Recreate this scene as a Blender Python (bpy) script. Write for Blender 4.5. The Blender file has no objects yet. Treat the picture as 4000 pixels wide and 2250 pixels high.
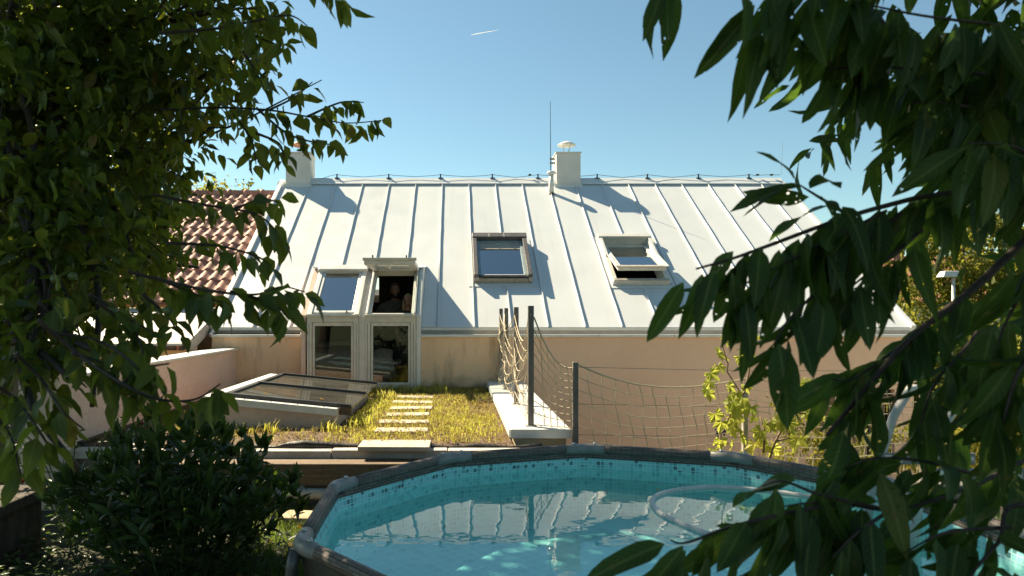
import bpy, math, random
import numpy as np
from mathutils import Vector, Matrix, Quaternion
R = math.radians
random.seed(7)
rng = np.random.default_rng(7)
S = bpy.context.scene
COL = S.collection
V = Vector

# ------------------------------------------------------------------ camera, sky, sun, exposure
CH = 1.66                                   # eye height over the lawn
cam_d = bpy.data.cameras.new('camera')
cam = bpy.data.objects.new('camera', cam_d)
COL.objects.link(cam)
cam.location = (0, 0, CH)
cam.rotation_euler = (R(90), 0, 0)
cam_d.sensor_width = 36
cam_d.lens = 24.0
cam_d.shift_x = 0.056
cam_d.shift_y = 0.0243
cam_d.clip_start = 0.05
cam_d.clip_end = 30000
cam_d.dof.use_dof = True
cam_d.dof.focus_distance = 9.5
cam_d.dof.aperture_fstop = 4.5
S.camera = cam

SUN = V((-0.806, 0.66, 1.0)).normalized()   # towards the sun
w = bpy.data.worlds.new('World')
S.world = w
w.use_nodes = True
wn = w.node_tree
sky = wn.nodes.new('ShaderNodeTexSky')
sky.sky_type = 'NISHITA'
sky.sun_disc = False
sky.sun_elevation = math.asin(SUN.z)
sky.sun_rotation = -math.atan2(0.806, 0.66)
sky.altitude = 200
sky.air_density = 1.0
sky.dust_density = 0.3
sky.ozone_density = 0.8
tint = wn.nodes.new('ShaderNodeMix')                     # clear, slightly cyan summer air over the whole sky
tint.data_type = 'RGBA'; tint.blend_type = 'MULTIPLY'; tint.inputs[0].default_value = 1.0
tint.inputs[7].default_value = (0.76, 0.97, 1.0, 1)
wn.links.new(sky.outputs[0], tint.inputs[6])
wn.links.new(tint.outputs[2], wn.nodes['Background'].inputs[0])
wn.nodes['Background'].inputs[1].default_value = 0.056
sl = bpy.data.lights.new('sun', 'SUN')
sl.energy = 5.0
sl.angle = R(0.5)
sl.color = (1.0, 0.90, 0.76)
so = bpy.data.objects.new('sun', sl)
COL.objects.link(so)
so.rotation_euler = SUN.to_track_quat('Z', 'Y').to_euler()
S.view_settings.view_transform = 'Standard'
S.view_settings.look = 'None'
S.view_settings.gamma = 1.0
S.view_settings.use_curve_mapping = False
S.view_settings.use_white_balance = True
S.view_settings.white_balance_temperature = 7650
S.view_settings.white_balance_tint = 4
S.view_settings.exposure = 1.55
S.cycles.use_denoising = True
S.cycles.max_bounces = 10
S.cycles.transparent_max_bounces = 24
S.cycles.caustics_reflective = False
S.cycles.caustics_refractive = False

FPX = 2667.0
def P(px, py, Y):
    """a point of the place: photo bearing (px, py) at a distance Y in front of the camera"""
    return V(((px - 1776) / FPX * Y, Y, CH - (py - 1222) / FPX * Y))
def proj(p):
    if p[1] < 0.2: return None
    return (1776 + p[0] / p[1] * FPX, 1222 - (p[2] - CH) / p[1] * FPX)

# ------------------------------------------------------------------ materials
MAT = {}
def _nt(name):
    m = bpy.data.materials.new(name)
    m.use_nodes = True
    MAT[name] = m
    nt = m.node_tree
    return m, nt, nt.nodes, nt.links, nt.nodes['Principled BSDF']
def mixc(nt, fac, a, b, blend='MIX'):
    n = nt.nodes.new('ShaderNodeMix'); n.data_type = 'RGBA'; n.blend_type = blend
    for sock, v in ((n.inputs[0], fac), (n.inputs[6], a), (n.inputs[7], b)):
        if isinstance(v, (int, float)): sock.default_value = v
        elif isinstance(v, tuple): sock.default_value = (*v[:3], 1)
        else: nt.links.new(v, sock)
    return n.outputs[2]
def ramp(nt, src, stops):
    n = nt.nodes.new('ShaderNodeValToRGB')
    e = n.color_ramp.elements
    while len(e) < len(stops): e.new(0.5)
    for i, (p, c) in enumerate(stops):
        e[i].position = p
        e[i].color = (*c, 1) if isinstance(c, tuple) else (c, c, c, 1)
    nt.links.new(src, n.inputs[0])
    return n.outputs[0]
def noise(nt, scale, detail=4, vec=None, rough=0.55, stretch=None, coord='Object'):
    n = nt.nodes.new('ShaderNodeTexNoise')
    n.inputs['Scale'].default_value = scale
    n.inputs['Detail'].default_value = detail
    n.inputs['Roughness'].default_value = rough
    if vec is None:
        tc = nt.nodes.new('ShaderNodeTexCoord'); vec = tc.outputs[coord]
    if stretch:
        mp = nt.nodes.new('ShaderNodeMapping'); mp.inputs['Scale'].default_value = stretch
        nt.links.new(vec, mp.inputs[0]); vec = mp.outputs[0]
    nt.links.new(vec, n.inputs['Vector'])
    return n.outputs[0]
def worldpos(nt):
    return nt.nodes.new('ShaderNodeNewGeometry').outputs['Position']
def bump(nt, bsdf, h, strength, dist=0.01):
    b = nt.nodes.new('ShaderNodeBump')
    b.inputs['Strength'].default_value = strength
    b.inputs['Distance'].default_value = dist
    nt.links.new(h, b.inputs['Height'])
    nt.links.new(b.outputs[0], bsdf.inputs['Normal'])
def rnd(nt):
    """a random number for each object and for each loose piece of a joined mesh"""
    g = nt.nodes.new('ShaderNodeNewGeometry'); o = nt.nodes.new('ShaderNodeObjectInfo')
    a = nt.nodes.new('ShaderNodeMath'); a.operation = 'ADD'
    f = nt.nodes.new('ShaderNodeMath'); f.operation = 'FRACT'
    nt.links.new(g.outputs['Random Per Island'], a.inputs[0]); nt.links.new(o.outputs['Random'], a.inputs[1])
    nt.links.new(a.outputs[0], f.inputs[0])
    return f.outputs[0]
def surf(name, c1, c2, rough=0.6, scale=4, stretch=None, b=0.0, bscale=60, metal=0.0, detail=5, fine=0.0, perpiece=0.0, lo=0.35, hi=0.65):
    m, nt, N, L, bs = _nt(name)
    wp = worldpos(nt)
    c = mixc(nt, ramp(nt, noise(nt, scale, detail, wp, stretch=stretch), [(lo, 0.0), (hi, 1.0)]), c1, c2)
    if fine:
        c = mixc(nt, fine, c, ramp(nt, noise(nt, scale * 14, 4, wp), [(0.3, 0.2), (0.7, 0.9)]), 'OVERLAY')
    if perpiece:
        c = mixc(nt, 1.0, c, ramp(nt, rnd(nt), [(0, 1 - perpiece), (1, 1.0)]), 'MULTIPLY')
    L.new(c, bs.inputs['Base Color'])
    L.new(ramp(nt, noise(nt, scale * 2.3, 4, wp), [(0.3, max(0.02, rough - 0.08)), (0.7, min(1, rough + 0.08))]), bs.inputs['Roughness'])
    bs.inputs['Metallic'].default_value = metal
    if b: bump(nt, bs, noise(nt, bscale, 5, wp), b)
    return m
def leafmat(name, stops, tr=0.42, rough=0.45, trcol=(0.35, 0.5, 0.06), holes=0.0, veins=0.0):
    m, nt, N, L, bs = _nt(name)
    r = rnd(nt)
    c = ramp(nt, r, stops)
    c = mixc(nt, 0.35, c, ramp(nt, noise(nt, 9, 3, worldpos(nt)), [(0.3, 0.25), (0.75, 0.9)]), 'OVERLAY')
    if veins:
        sp = N.new('ShaderNodeSeparateXYZ'); L.new(N.new('ShaderNodeUVMap').outputs[0], sp.inputs[0])
        d = N.new('ShaderNodeMath'); d.operation = 'SUBTRACT'; d.inputs[1].default_value = 0.5; L.new(sp.outputs[0], d.inputs[0])
        ab = N.new('ShaderNodeMath'); ab.operation = 'ABSOLUTE'; L.new(d.outputs[0], ab.inputs[0])
        # side veins run forward from the midrib
        sv = N.new('ShaderNodeMath'); sv.operation = 'MULTIPLY_ADD'; sv.inputs[1].default_value = -0.35; L.new(ab.outputs[0], sv.inputs[0]); L.new(sp.outputs[1], sv.inputs[2])
        fq = N.new('ShaderNodeMath'); fq.operation = 'MULTIPLY'; fq.inputs[1].default_value = 11.0; L.new(sv.outputs[0], fq.inputs[0])
        fc = N.new('ShaderNodeMath'); fc.operation = 'PINGPONG'; fc.inputs[1].default_value = 0.5; L.new(fq.outputs[0], fc.inputs[0])
        side = ramp(nt, fc.outputs[0], [(0.0, 0.55), (0.14, 0.0)])
        mid = ramp(nt, ab.outputs[0], [(0.03, 1.0), (0.075, 0.0)])
        mxv = N.new('ShaderNodeMath'); mxv.operation = 'MAXIMUM'; L.new(side, mxv.inputs[0]); L.new(mid, mxv.inputs[1])
        sc_ = N.new('ShaderNodeMath'); sc_.operation = 'MULTIPLY'; sc_.inputs[1].default_value = veins; L.new(mxv.outputs[0], sc_.inputs[0])
        c = mixc(nt, sc_.outputs[0], c, mixc(nt, 0.5, c, (0.20, 0.22, 0.07)))
        rot_ = ramp(nt, noise(nt, 26, 4, worldpos(nt)), [(0.66, 0.0), (0.74, 0.8)])
        c = mixc(nt, rot_, c, (0.14, 0.075, 0.025))
    L.new(c, bs.inputs['Base Color'])
    bs.inputs['Roughness'].default_value = rough
    bs.inputs['Specular IOR Level'].default_value = 0.22
    t = N.new('ShaderNodeBsdfTranslucent')
    L.new(mixc(nt, 0.65, c, trcol), t.inputs[0])
    mx = N.new('ShaderNodeMixShader'); mx.inputs[0].default_value = tr
    L.new(bs.outputs[0], mx.inputs[1]); L.new(t.outputs[0], mx.inputs[2])
    out = N['Material Output']
    if holes:
        tp = N.new('ShaderNodeBsdfTransparent')
        h = N.new('ShaderNodeMixShader')
        vo = N.new('ShaderNodeTexVoronoi'); vo.inputs['Scale'].default_value = 60
        L.new(worldpos(nt), vo.inputs['Vector'])
        a = N.new('ShaderNodeMath'); a.operation = 'LESS_THAN'; a.inputs[1].default_value = 0.2
        L.new(vo.outputs['Distance'], a.inputs[0])
        b_ = N.new('ShaderNodeMath'); b_.operation = 'GREATER_THAN'; b_.inputs[1].default_value = 1 - holes
        L.new(noise(nt, 14, 1, worldpos(nt)), b_.inputs[0])
        c_ = N.new('ShaderNodeMath'); c_.operation = 'MULTIPLY'
        L.new(a.outputs[0], c_.inputs[0]); L.new(b_.outputs[0], c_.inputs[1])
        L.new(c_.outputs[0], h.inputs[0]); L.new(mx.outputs[0], h.inputs[1]); L.new(tp.outputs[0], h.inputs[2])
        mx = h
    L.new(mx.outputs[0], out.inputs[0])
    return m
def schlick(nt, f0, f90=1.0, normal=None, power=5.0):
    """mirror share of a clear surface, the same from both sides"""
    lw = nt.nodes.new('ShaderNodeLayerWeight'); lw.inputs['Blend'].default_value = 0.5
    if normal is not None: nt.links.new(normal, lw.inputs['Normal'])
    pw = nt.nodes.new('ShaderNodeMath'); pw.operation = 'POWER'; pw.inputs[1].default_value = power
    nt.links.new(lw.outputs['Facing'], pw.inputs[0])
    ma = nt.nodes.new('ShaderNodeMath'); ma.operation = 'MULTIPLY_ADD'; ma.use_clamp = True
    ma.inputs[1].default_value = f90 - f0; ma.inputs[2].default_value = f0
    nt.links.new(pw.outputs[0], ma.inputs[0])
    return ma.outputs[0]
def glass(name, tint, base=0.06, k=1.0, rough=0.0, dirt=0.0):
    m, nt, N, L, bs = _nt(name)
    N.remove(bs)
    tp = N.new('ShaderNodeBsdfTransparent'); tp.inputs[0].default_value = (*tint, 1)
    gl = N.new('ShaderNodeBsdfGlossy'); gl.inputs['Roughness'].default_value = rough
    mx = N.new('ShaderNodeMixShader')
    L.new(schlick(nt, base + 0.06 * k, 1.0), mx.inputs[0]); L.new(tp.outputs[0], mx.inputs[1]); L.new(gl.outputs[0], mx.inputs[2])
    last = mx
    if dirt:
        df = N.new('ShaderNodeBsdfDiffuse'); df.inputs[0].default_value = (0.5, 0.48, 0.42, 1)
        m2 = N.new('ShaderNodeMixShader')
        L.new(ramp(nt, noise(nt, 3, 6, worldpos(nt)), [(0.3, dirt * 0.4), (0.8, dirt)]), m2.inputs[0])
        L.new(mx.outputs[0], m2.inputs[1]); L.new(df.outputs[0], m2.inputs[2])
        last = m2
    L.new(last.outputs[0], N['Material Output'].inputs[0])
    return m

surf('roof_metal', (0.555, 0.575, 0.583), (0.59, 0.61, 0.617), 0.42, 1.1, b=0.16, bscale=2.4, perpiece=0.05)
def roof_streaks():
    nt = MAT['roof_metal'].node_tree; bs = nt.nodes['Principled BSDF']
    src = bs.inputs['Base Color'].links[0].from_socket
    st = ramp(nt, noise(nt, 5.0, 6, worldpos(nt), rough=0.6, stretch=(1.6, 0.10, 0.10)), [(0.54, 0.0), (0.82, 0.28)])
    nt.links.new(mixc(nt, st, src, (0.40, 0.40, 0.36)), bs.inputs['Base Color'])
roof_streaks()
surf('seam_metal', (0.57, 0.585, 0.59), (0.62, 0.63, 0.635), 0.4, 3)
surf('gutter_metal', (0.40, 0.36, 0.32), (0.48, 0.43, 0.39), 0.5, 5, perpiece=0.05)
surf('white_metal', (0.60, 0.60, 0.57), (0.68, 0.67, 0.64), 0.4, 6)
surf('frame_beige', (0.50, 0.47, 0.41), (0.58, 0.55, 0.48), 0.45, 8, fine=0.08)
surf('frame_white', (0.54, 0.52, 0.48), (0.62, 0.60, 0.56), 0.42, 8, fine=0.08)
surf('frame_grey', (0.075, 0.07, 0.07), (0.11, 0.10, 0.098), 0.45, 12, fine=0.15)
surf('frame_taupe', (0.30, 0.27, 0.24), (0.40, 0.36, 0.31), 0.5, 14, fine=0.2)
surf('teal_frame', (0.20, 0.27, 0.29), (0.26, 0.33, 0.35), 0.4, 8)
surf('gasket', (0.012, 0.012, 0.012), (0.02, 0.02, 0.02), 0.5, 8)
surf('black_metal', (0.014, 0.014, 0.016), (0.03, 0.03, 0.032), 0.38, 10, fine=0.2)
surf('post_metal', (0.10, 0.09, 0.085), (0.15, 0.135, 0.125), 0.5, 12, fine=0.15)
surf('steel', (0.45, 0.45, 0.45), (0.55, 0.55, 0.55), 0.35, 12, metal=0.8)
surf('dark_wire', (0.05, 0.05, 0.055), (0.09, 0.09, 0.09), 0.5, 12)
surf('bronze', (0.045, 0.032, 0.025), (0.08, 0.055, 0.04), 0.45, 9, fine=0.2)
surf('copper', (0.32, 0.10, 0.05), (0.42, 0.15, 0.08), 0.4, 9)
surf('flat_roof_metal', (0.46, 0.39, 0.35), (0.58, 0.50, 0.45), 0.5, 1.6, fine=0.1, stretch=(1, 2.5, 1))
surf('chimney_plaster', (0.62, 0.59, 0.55), (0.69, 0.66, 0.62), 0.8, 3, b=0.1, bscale=120)
surf('terracotta', (0.38, 0.17, 0.12), (0.52, 0.27, 0.20), 0.75, 2.5, b=0.25, bscale=60, perpiece=0.35, fine=0.25)
surf('far_terracotta', (0.30, 0.10, 0.07), (0.38, 0.15, 0.10), 0.8, 2, perpiece=0.25)
surf('concrete', (0.40, 0.36, 0.31), (0.52, 0.47, 0.41), 0.85, 6, b=0.25, bscale=90, fine=0.25)
surf('slab_stone', (0.36, 0.31, 0.25), (0.46, 0.40, 0.33), 0.85, 9, b=0.3, bscale=110, fine=0.3)
surf('timber', (0.11, 0.072, 0.045), (0.19, 0.13, 0.085), 0.8, 3.2, stretch=(1, 14, 22), b=0.35, bscale=40, fine=0.3)
surf('pipe_grey', (0.34, 0.34, 0.34), (0.42, 0.42, 0.41), 0.6, 5, fine=0.15)
surf('soil', (0.020, 0.014, 0.009), (0.045, 0.032, 0.02), 0.95, 7, b=0.8, bscale=45, fine=0.4)
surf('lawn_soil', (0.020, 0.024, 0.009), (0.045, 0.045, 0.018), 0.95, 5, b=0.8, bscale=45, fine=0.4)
surf('far_ground', (0.05, 0.07, 0.025), (0.09, 0.10, 0.045), 0.95, 0.8, b=0.4, bscale=8)
surf('paving', (0.48, 0.43, 0.37), (0.55, 0.50, 0.43), 0.9, 2, b=0.3, bscale=40, fine=0.2)  # courtyard paving, made pale to bounce sunlight onto the shaded house wall
surf('substrate', (0.075, 0.045, 0.028), (0.15, 0.095, 0.055), 0.95, 9, b=0.9, bscale=70, fine=0.5)
surf('black_foil', (0.012, 0.011, 0.010), (0.03, 0.026, 0.024), 0.5, 12, b=0.5, bscale=30)
surf('pool_plastic', (0.20, 0.19, 0.185), (0.25, 0.24, 0.23), 0.42, 20)
surf('pool_leg', (0.055, 0.055, 0.056), (0.075, 0.075, 0.076), 0.4, 20)
surf('ladder_plastic', (0.33, 0.33, 0.33), (0.40, 0.40, 0.40), 0.45, 20)
surf('ladder_step', (0.16, 0.17, 0.18), (0.20, 0.21, 0.22), 0.5, 20)
surf('white_plastic', (0.52, 0.51, 0.48), (0.62, 0.61, 0.58), 0.45, 20)
surf('rope', (0.44, 0.36, 0.25), (0.56, 0.47, 0.34), 0.9, 80)
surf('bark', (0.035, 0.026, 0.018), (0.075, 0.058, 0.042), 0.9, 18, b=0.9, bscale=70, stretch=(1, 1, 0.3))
surf('twig_bark', (0.018, 0.011, 0.008), (0.04, 0.024, 0.018), 0.7, 30, b=0.4, bscale=150)
surf('vine_stem', (0.14, 0.08, 0.045), (0.26, 0.17, 0.09), 0.7, 30)
surf('green_stem', (0.05, 0.075, 0.02), (0.09, 0.12, 0.035), 0.6, 20)
surf('fruit_green', (0.06, 0.09, 0.02), (0.10, 0.12, 0.03), 0.4, 18)
surf('grape', (0.012, 0.010, 0.022), (0.03, 0.025, 0.05), 0.35, 30)
surf('rosehip', (0.20, 0.015, 0.012), (0.32, 0.03, 0.02), 0.35, 30)
surf('brown_board', (0.13, 0.085, 0.06), (0.19, 0.13, 0.09), 0.7, 3, stretch=(8, 8, 1), fine=0.2)
surf('red_pipe', (0.13, 0.05, 0.04), (0.17, 0.07, 0.055), 0.5, 8)
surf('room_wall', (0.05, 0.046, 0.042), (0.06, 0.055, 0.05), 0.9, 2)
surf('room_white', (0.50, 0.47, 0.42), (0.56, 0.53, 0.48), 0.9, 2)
surf('room_floor', (0.10, 0.06, 0.035), (0.15, 0.09, 0.055), 0.5, 2, stretch=(1, 8, 1))
surf('bed_frame', (0.09, 0.06, 0.04), (0.12, 0.08, 0.05), 0.5, 5)
surf('pillow_fabric', (0.30, 0.28, 0.25), (0.36, 0.34, 0.30), 0.95, 8)
surf('grey_shirt', (0.045, 0.048, 0.042), (0.06, 0.064, 0.055), 0.95, 20)
surf('dark_cloth', (0.010, 0.011, 0.012), (0.018, 0.018, 0.02), 0.95, 20)
surf('skin', (0.15, 0.078, 0.052), (0.18, 0.098, 0.066), 0.55, 12)
surf('dark_hair', (0.012, 0.008, 0.006), (0.025, 0.016, 0.011), 0.5, 40)
surf('blond_hair', (0.13, 0.085, 0.045), (0.22, 0.15, 0.085), 0.5, 40, stretch=(1, 1, 0.1))
surf('brick_far', (0.26, 0.13, 0.10), (0.34, 0.19, 0.15), 0.85, 4, perpiece=0.3)
surf('plaster_far', (0.55, 0.48, 0.38), (0.62, 0.55, 0.45), 0.85, 2)
leafmat('contrail_white', [(0, (0.75, 0.75, 0.75)), (1, (0.75, 0.75, 0.75))], 0.75, 1.0, (1, 1, 1))

def wall_material(name, base, light, stain, streak=0.85):
    m, nt, N, L, bs = _nt(name)
    wp = worldpos(nt)
    c = mixc(nt, ramp(nt, noise(nt, 0.9, 6, wp), [(0.35, 0.0), (0.68, 1.0)]), base, light)
    st = ramp(nt, noise(nt, 3.0, 6, wp, rough=0.65, stretch=(1, 1, 0.22)), [(0.54, 0.0), (0.78, streak)])
    c = mixc(nt, st, c, stain)
    sep = N.new('ShaderNodeSeparateXYZ'); L.new(wp, sep.inputs[0])
    add = N.new('ShaderNodeMath'); add.operation = 'MULTIPLY_ADD'
    add.inputs[1].default_value = 0.5
    L.new(noise(nt, 4.5, 5, wp), add.inputs[0]); L.new(sep.outputs[2], add.inputs[2])
    al = ramp(nt, add.outputs[0], [(0.0, 0.0), (1.0, 1.0)])
    c = mixc(nt, ramp(nt, add.outputs[0], [(0.68, 0.75), (0.92, 0.0)]), c, (0.12, 0.10, 0.055))
    c = mixc(nt, 0.12, c, ramp(nt, noise(nt, 60, 4, wp), [(0.3, 0.2), (0.7, 0.9)]), 'OVERLAY')
    L.new(c, bs.inputs['Base Color'])
    bs.inputs['Roughness'].default_value = 0.9
    bump(nt, bs, noise(nt, 140, 4, wp), 0.25, 0.006)
    return m
wall_material('plaster_old', (0.74, 0.50, 0.325), (0.82, 0.57, 0.38), (0.22, 0.155, 0.10))
surf('plaster_new', (0.72, 0.475, 0.335), (0.76, 0.51, 0.365), 0.9, 0.7, b=0.22, bscale=150, fine=0.05)
surf('plaster_pink', (0.60, 0.43, 0.34), (0.70, 0.51, 0.41), 0.9, 1.4, b=0.25, bscale=130, fine=0.12)
surf('bare_block', (0.34, 0.27, 0.17), (0.44, 0.36, 0.24), 0.9, 4, b=0.4, bscale=60, fine=0.3)

def duvet_material():
    m, nt, N, L, bs = _nt('duvet')
    vo = N.new('ShaderNodeTexVoronoi'); vo.inputs['Scale'].default_value = 9
    vo.inputs['Randomness'].default_value = 0.15
    L.new(worldpos(nt), vo.inputs['Vector'])
    L.new(mixc(nt, ramp(nt, vo.outputs['Distance'], [(0.10, 1.0), (0.16, 0.0)]), (0.36, 0.33, 0.29), (0.12, 0.05, 0.04)), bs.inputs['Base Color'])
    bs.inputs['Roughness'].default_value = 0.95
duvet_material()
def speckled():
    m, nt, N, L, bs = _nt('speckled_cloth')
    L.new(ramp(nt, noise(nt, 45, 1, worldpos(nt)), [(0.6, (0.01, 0.01, 0.012)), (0.7, (0.10, 0.10, 0.11))]), bs.inputs['Base Color'])
    bs.inputs['Roughness'].default_value = 0.95
speckled()
def mosaic_material(name, grout, tiles, dark=0.16, dens=1.0, bw=0.5):
    m, nt, N, L, bs = _nt(name)
    uv = N.new('ShaderNodeUVMap').outputs[0]
    br = N.new('ShaderNodeTexBrick')
    br.offset = 0.0; br.squash = 1.0
    for k, v in (('Color1', (0, 0, 0)), ('Color2', (1, 1, 1)), ('Mortar', (0.5, 0.5, 0.5))):
        br.inputs[k].default_value = (*v, 1)
    br.inputs['Scale'].default_value = 1
    br.inputs['Mortar Size'].default_value = 0.09
    br.inputs['Mortar Smooth'].default_value = 0.1
    br.inputs['Brick Width'].default_value = 1.0
    br.inputs['Row Height'].default_value = 1.0
    L.new(uv, br.inputs['Vector'])
    # one random value per cell
    fl = N.new('ShaderNodeVectorMath'); fl.operation = 'FLOOR'; L.new(uv, fl.inputs[0])
    wn_ = N.new('ShaderNodeTexWhiteNoise'); wn_.noise_dimensions = '2D'; L.new(fl.outputs[0], wn_.inputs['Vector'])
    c = ramp(nt, wn_.outputs[0], tiles)
    c = mixc(nt, br.outputs['Fac'], c, grout)
    L.new(c, bs.inputs['Base Color'])
    bs.inputs['Roughness'].default_value = 0.35
mosaic_material('pool_mosaic', (0.48, 0.80, 0.80), [(0.0, (0.30, 0.72, 0.74)), (0.45, (0.25, 0.66, 0.69)), (0.7, (0.20, 0.58, 0.62)), (0.86, (0.12, 0.38, 0.41)), (0.94, (0.06, 0.20, 0.22)), (1.0, (0.045, 0.15, 0.17))])
mosaic_material('pool_mosaic_soft', (0.48, 0.90, 0.86), [(0.0, (0.36, 0.86, 0.82)), (0.55, (0.32, 0.81, 0.78)), (0.85, (0.25, 0.70, 0.69)), (1.0, (0.18, 0.56, 0.57))])
mosaic_material('pool_floor_print', (0.38, 0.90, 0.88), [(0.0, (0.33, 0.87, 0.86)), (0.6, (0.29, 0.82, 0.82)), (1.0, (0.23, 0.72, 0.74))])
def rattan():
    m, nt, N, L, bs = _nt('rattan_print')
    uv = N.new('ShaderNodeUVMap').outputs[0]
    br = N.new('ShaderNodeTexBrick'); br.offset = 0.5
    for k, v in (('Color1', (0.19, 0.15, 0.13)), ('Color2', (0.10, 0.078, 0.068)), ('Mortar', (0.030, 0.024, 0.022))):
        br.inputs[k].default_value = (*v, 1)
    br.inputs['Scale'].default_value = 1
    br.inputs['Mortar Size'].default_value = 0.2
    br.inputs['Mortar Smooth'].default_value = 0.5
    br.inputs['Brick Width'].default_value = 5.0
    br.inputs['Row Height'].default_value = 1.0
    L.new(uv, br.inputs['Vector'])
    L.new(br.outputs['Color'], bs.inputs['Base Color'])
    bs.inputs['Roughness'].default_value = 0.6
    bump(nt, bs, br.outputs['Fac'], -0.5, 0.003)
rattan()
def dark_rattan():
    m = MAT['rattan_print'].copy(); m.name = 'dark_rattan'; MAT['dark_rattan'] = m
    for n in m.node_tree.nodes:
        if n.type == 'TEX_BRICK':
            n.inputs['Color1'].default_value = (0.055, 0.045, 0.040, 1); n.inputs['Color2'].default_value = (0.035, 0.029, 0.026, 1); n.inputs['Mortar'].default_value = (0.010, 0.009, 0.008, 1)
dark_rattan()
def water_material():
    m, nt, N, L, bs = _nt('pool_water')
    N.remove(bs)
    tp = N.new('ShaderNodeBsdfTransparent'); tp.inputs[0].default_value = (0.86, 0.99, 0.97, 1)
    gl = N.new('ShaderNodeBsdfGlossy'); gl.inputs['Roughness'].default_value = 0.0
    b = N.new('ShaderNodeBump'); b.inputs['Strength'].default_value = 0.10; b.inputs['Distance'].default_value = 0.01
    L.new(noise(nt, 5.5, 2, worldpos(nt)), b.inputs['Height'])
    L.new(b.outputs[0], gl.inputs['Normal'])
    mx = N.new('ShaderNodeMixShader')
    L.new(schlick(nt, 0.03, 1.0, b.outputs[0], 4.4), mx.inputs[0]); L.new(tp.outputs[0], mx.inputs[1]); L.new(gl.outputs[0], mx.inputs[2])
    L.new(mx.outputs[0], N['Material Output'].inputs[0])
water_material()
glass('pane_blue', (0.35, 0.42, 0.45), base=0.50, k=0.9)
glass('pane_clear', (0.80, 0.84, 0.82), base=0.0, k=0.75)
glass('pane_rooflight', (0.42, 0.42, 0.38), base=0.05, k=1.0, dirt=0.10)
glass('pane_dark', (0.10, 0.10, 0.10), base=0.02, k=1.0)

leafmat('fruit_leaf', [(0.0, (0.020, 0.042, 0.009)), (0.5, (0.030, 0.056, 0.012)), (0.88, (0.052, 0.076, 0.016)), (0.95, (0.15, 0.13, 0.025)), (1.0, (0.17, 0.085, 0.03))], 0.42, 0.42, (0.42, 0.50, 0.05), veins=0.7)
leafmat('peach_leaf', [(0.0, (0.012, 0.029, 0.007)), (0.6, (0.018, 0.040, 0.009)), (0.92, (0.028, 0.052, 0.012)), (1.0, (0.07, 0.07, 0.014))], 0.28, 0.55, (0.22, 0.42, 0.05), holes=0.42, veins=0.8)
leafmat('bush_leaf', [(0.0, (0.018, 0.036, 0.012)), (0.7, (0.028, 0.052, 0.016)), (1.0, (0.048, 0.072, 0.02))], 0.25, 0.36, (0.2, 0.35, 0.05), veins=0.6)
leafmat('vine_leaf', [(0.0, (0.15, 0.20, 0.03)), (0.7, (0.22, 0.25, 0.04)), (1.0, (0.32, 0.29, 0.07))], 0.55, 0.5, (0.75, 0.76, 0.14))
leafmat('hedge_leaf', [(0.0, (0.07, 0.09, 0.016)), (0.7, (0.12, 0.13, 0.025)), (1.0, (0.19, 0.16, 0.04))], 0.42, 0.5, (0.5, 0.45, 0.07))
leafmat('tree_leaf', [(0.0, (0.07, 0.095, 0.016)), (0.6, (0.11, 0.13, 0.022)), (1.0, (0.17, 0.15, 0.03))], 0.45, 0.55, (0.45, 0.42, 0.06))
leafmat('roof_grass_blade', [(0.0, (0.16, 0.18, 0.03)), (0.5, (0.26, 0.24, 0.05)), (0.8, (0.40, 0.29, 0.09)), (1.0, (0.48, 0.36, 0.16))], 0.5, 0.6, (0.75, 0.72, 0.13))
leafmat('sedum_leaf', [(0.0, (0.14, 0.065, 0.035)), (0.35, (0.22, 0.11, 0.055)), (0.6, (0.22, 0.17, 0.05)), (0.85, (0.17, 0.17, 0.035)), (1.0, (0.30, 0.16, 0.11))], 0.25, 0.7, (0.45, 0.32, 0.08))
leafmat('lawn_blade', [(0.0, (0.04, 0.07, 0.012)), (0.8, (0.065, 0.10, 0.02)), (1.0, (0.13, 0.13, 0.04))], 0.4, 0.6, (0.3, 0.42, 0.06))
leafmat('dry_leaf', [(0.0, (0.22, 0.10, 0.03)), (1.0, (0.38, 0.26, 0.06))], 0.3, 0.7, (0.5, 0.3, 0.05))

# ------------------------------------------------------------------ mesh helpers
WM = {}
def link(name, data, parent=None, mw=None):
    o = bpy.data.objects.new(name, data)
    COL.objects.link(o)
    mw = mw or Matrix.Identity(4)
    o.matrix_basis = mw
    if parent is not None:
        o.parent = parent
        o.matrix_parent_inverse = WM[parent.name].inverted()
    WM[o.name] = mw.copy()
    return o
def tag(o, label=None, cat=None, group=None, kind=None):
    if label: o['label'] = label
    if cat: o['category'] = cat
    if group: o['group'] = group
    if kind: o['kind'] = kind
    return o
def thing(name, label, cat, loc, group=None):
    return tag(link(name, None, None, Matrix.Translation(V(loc))), label, cat, group)
class Fr:
    """a local frame: origin and three axes"""
    def __init__(s, o, u, v, n): s.o, s.u, s.v, s.n = V(o), V(u), V(v), V(n)
    def p(s, a, b, c): return s.o + s.u * a + s.v * b + s.n * c
AX = Fr((0, 0, 0), (1, 0, 0), (0, 1, 0), (0, 0, 1))
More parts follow.
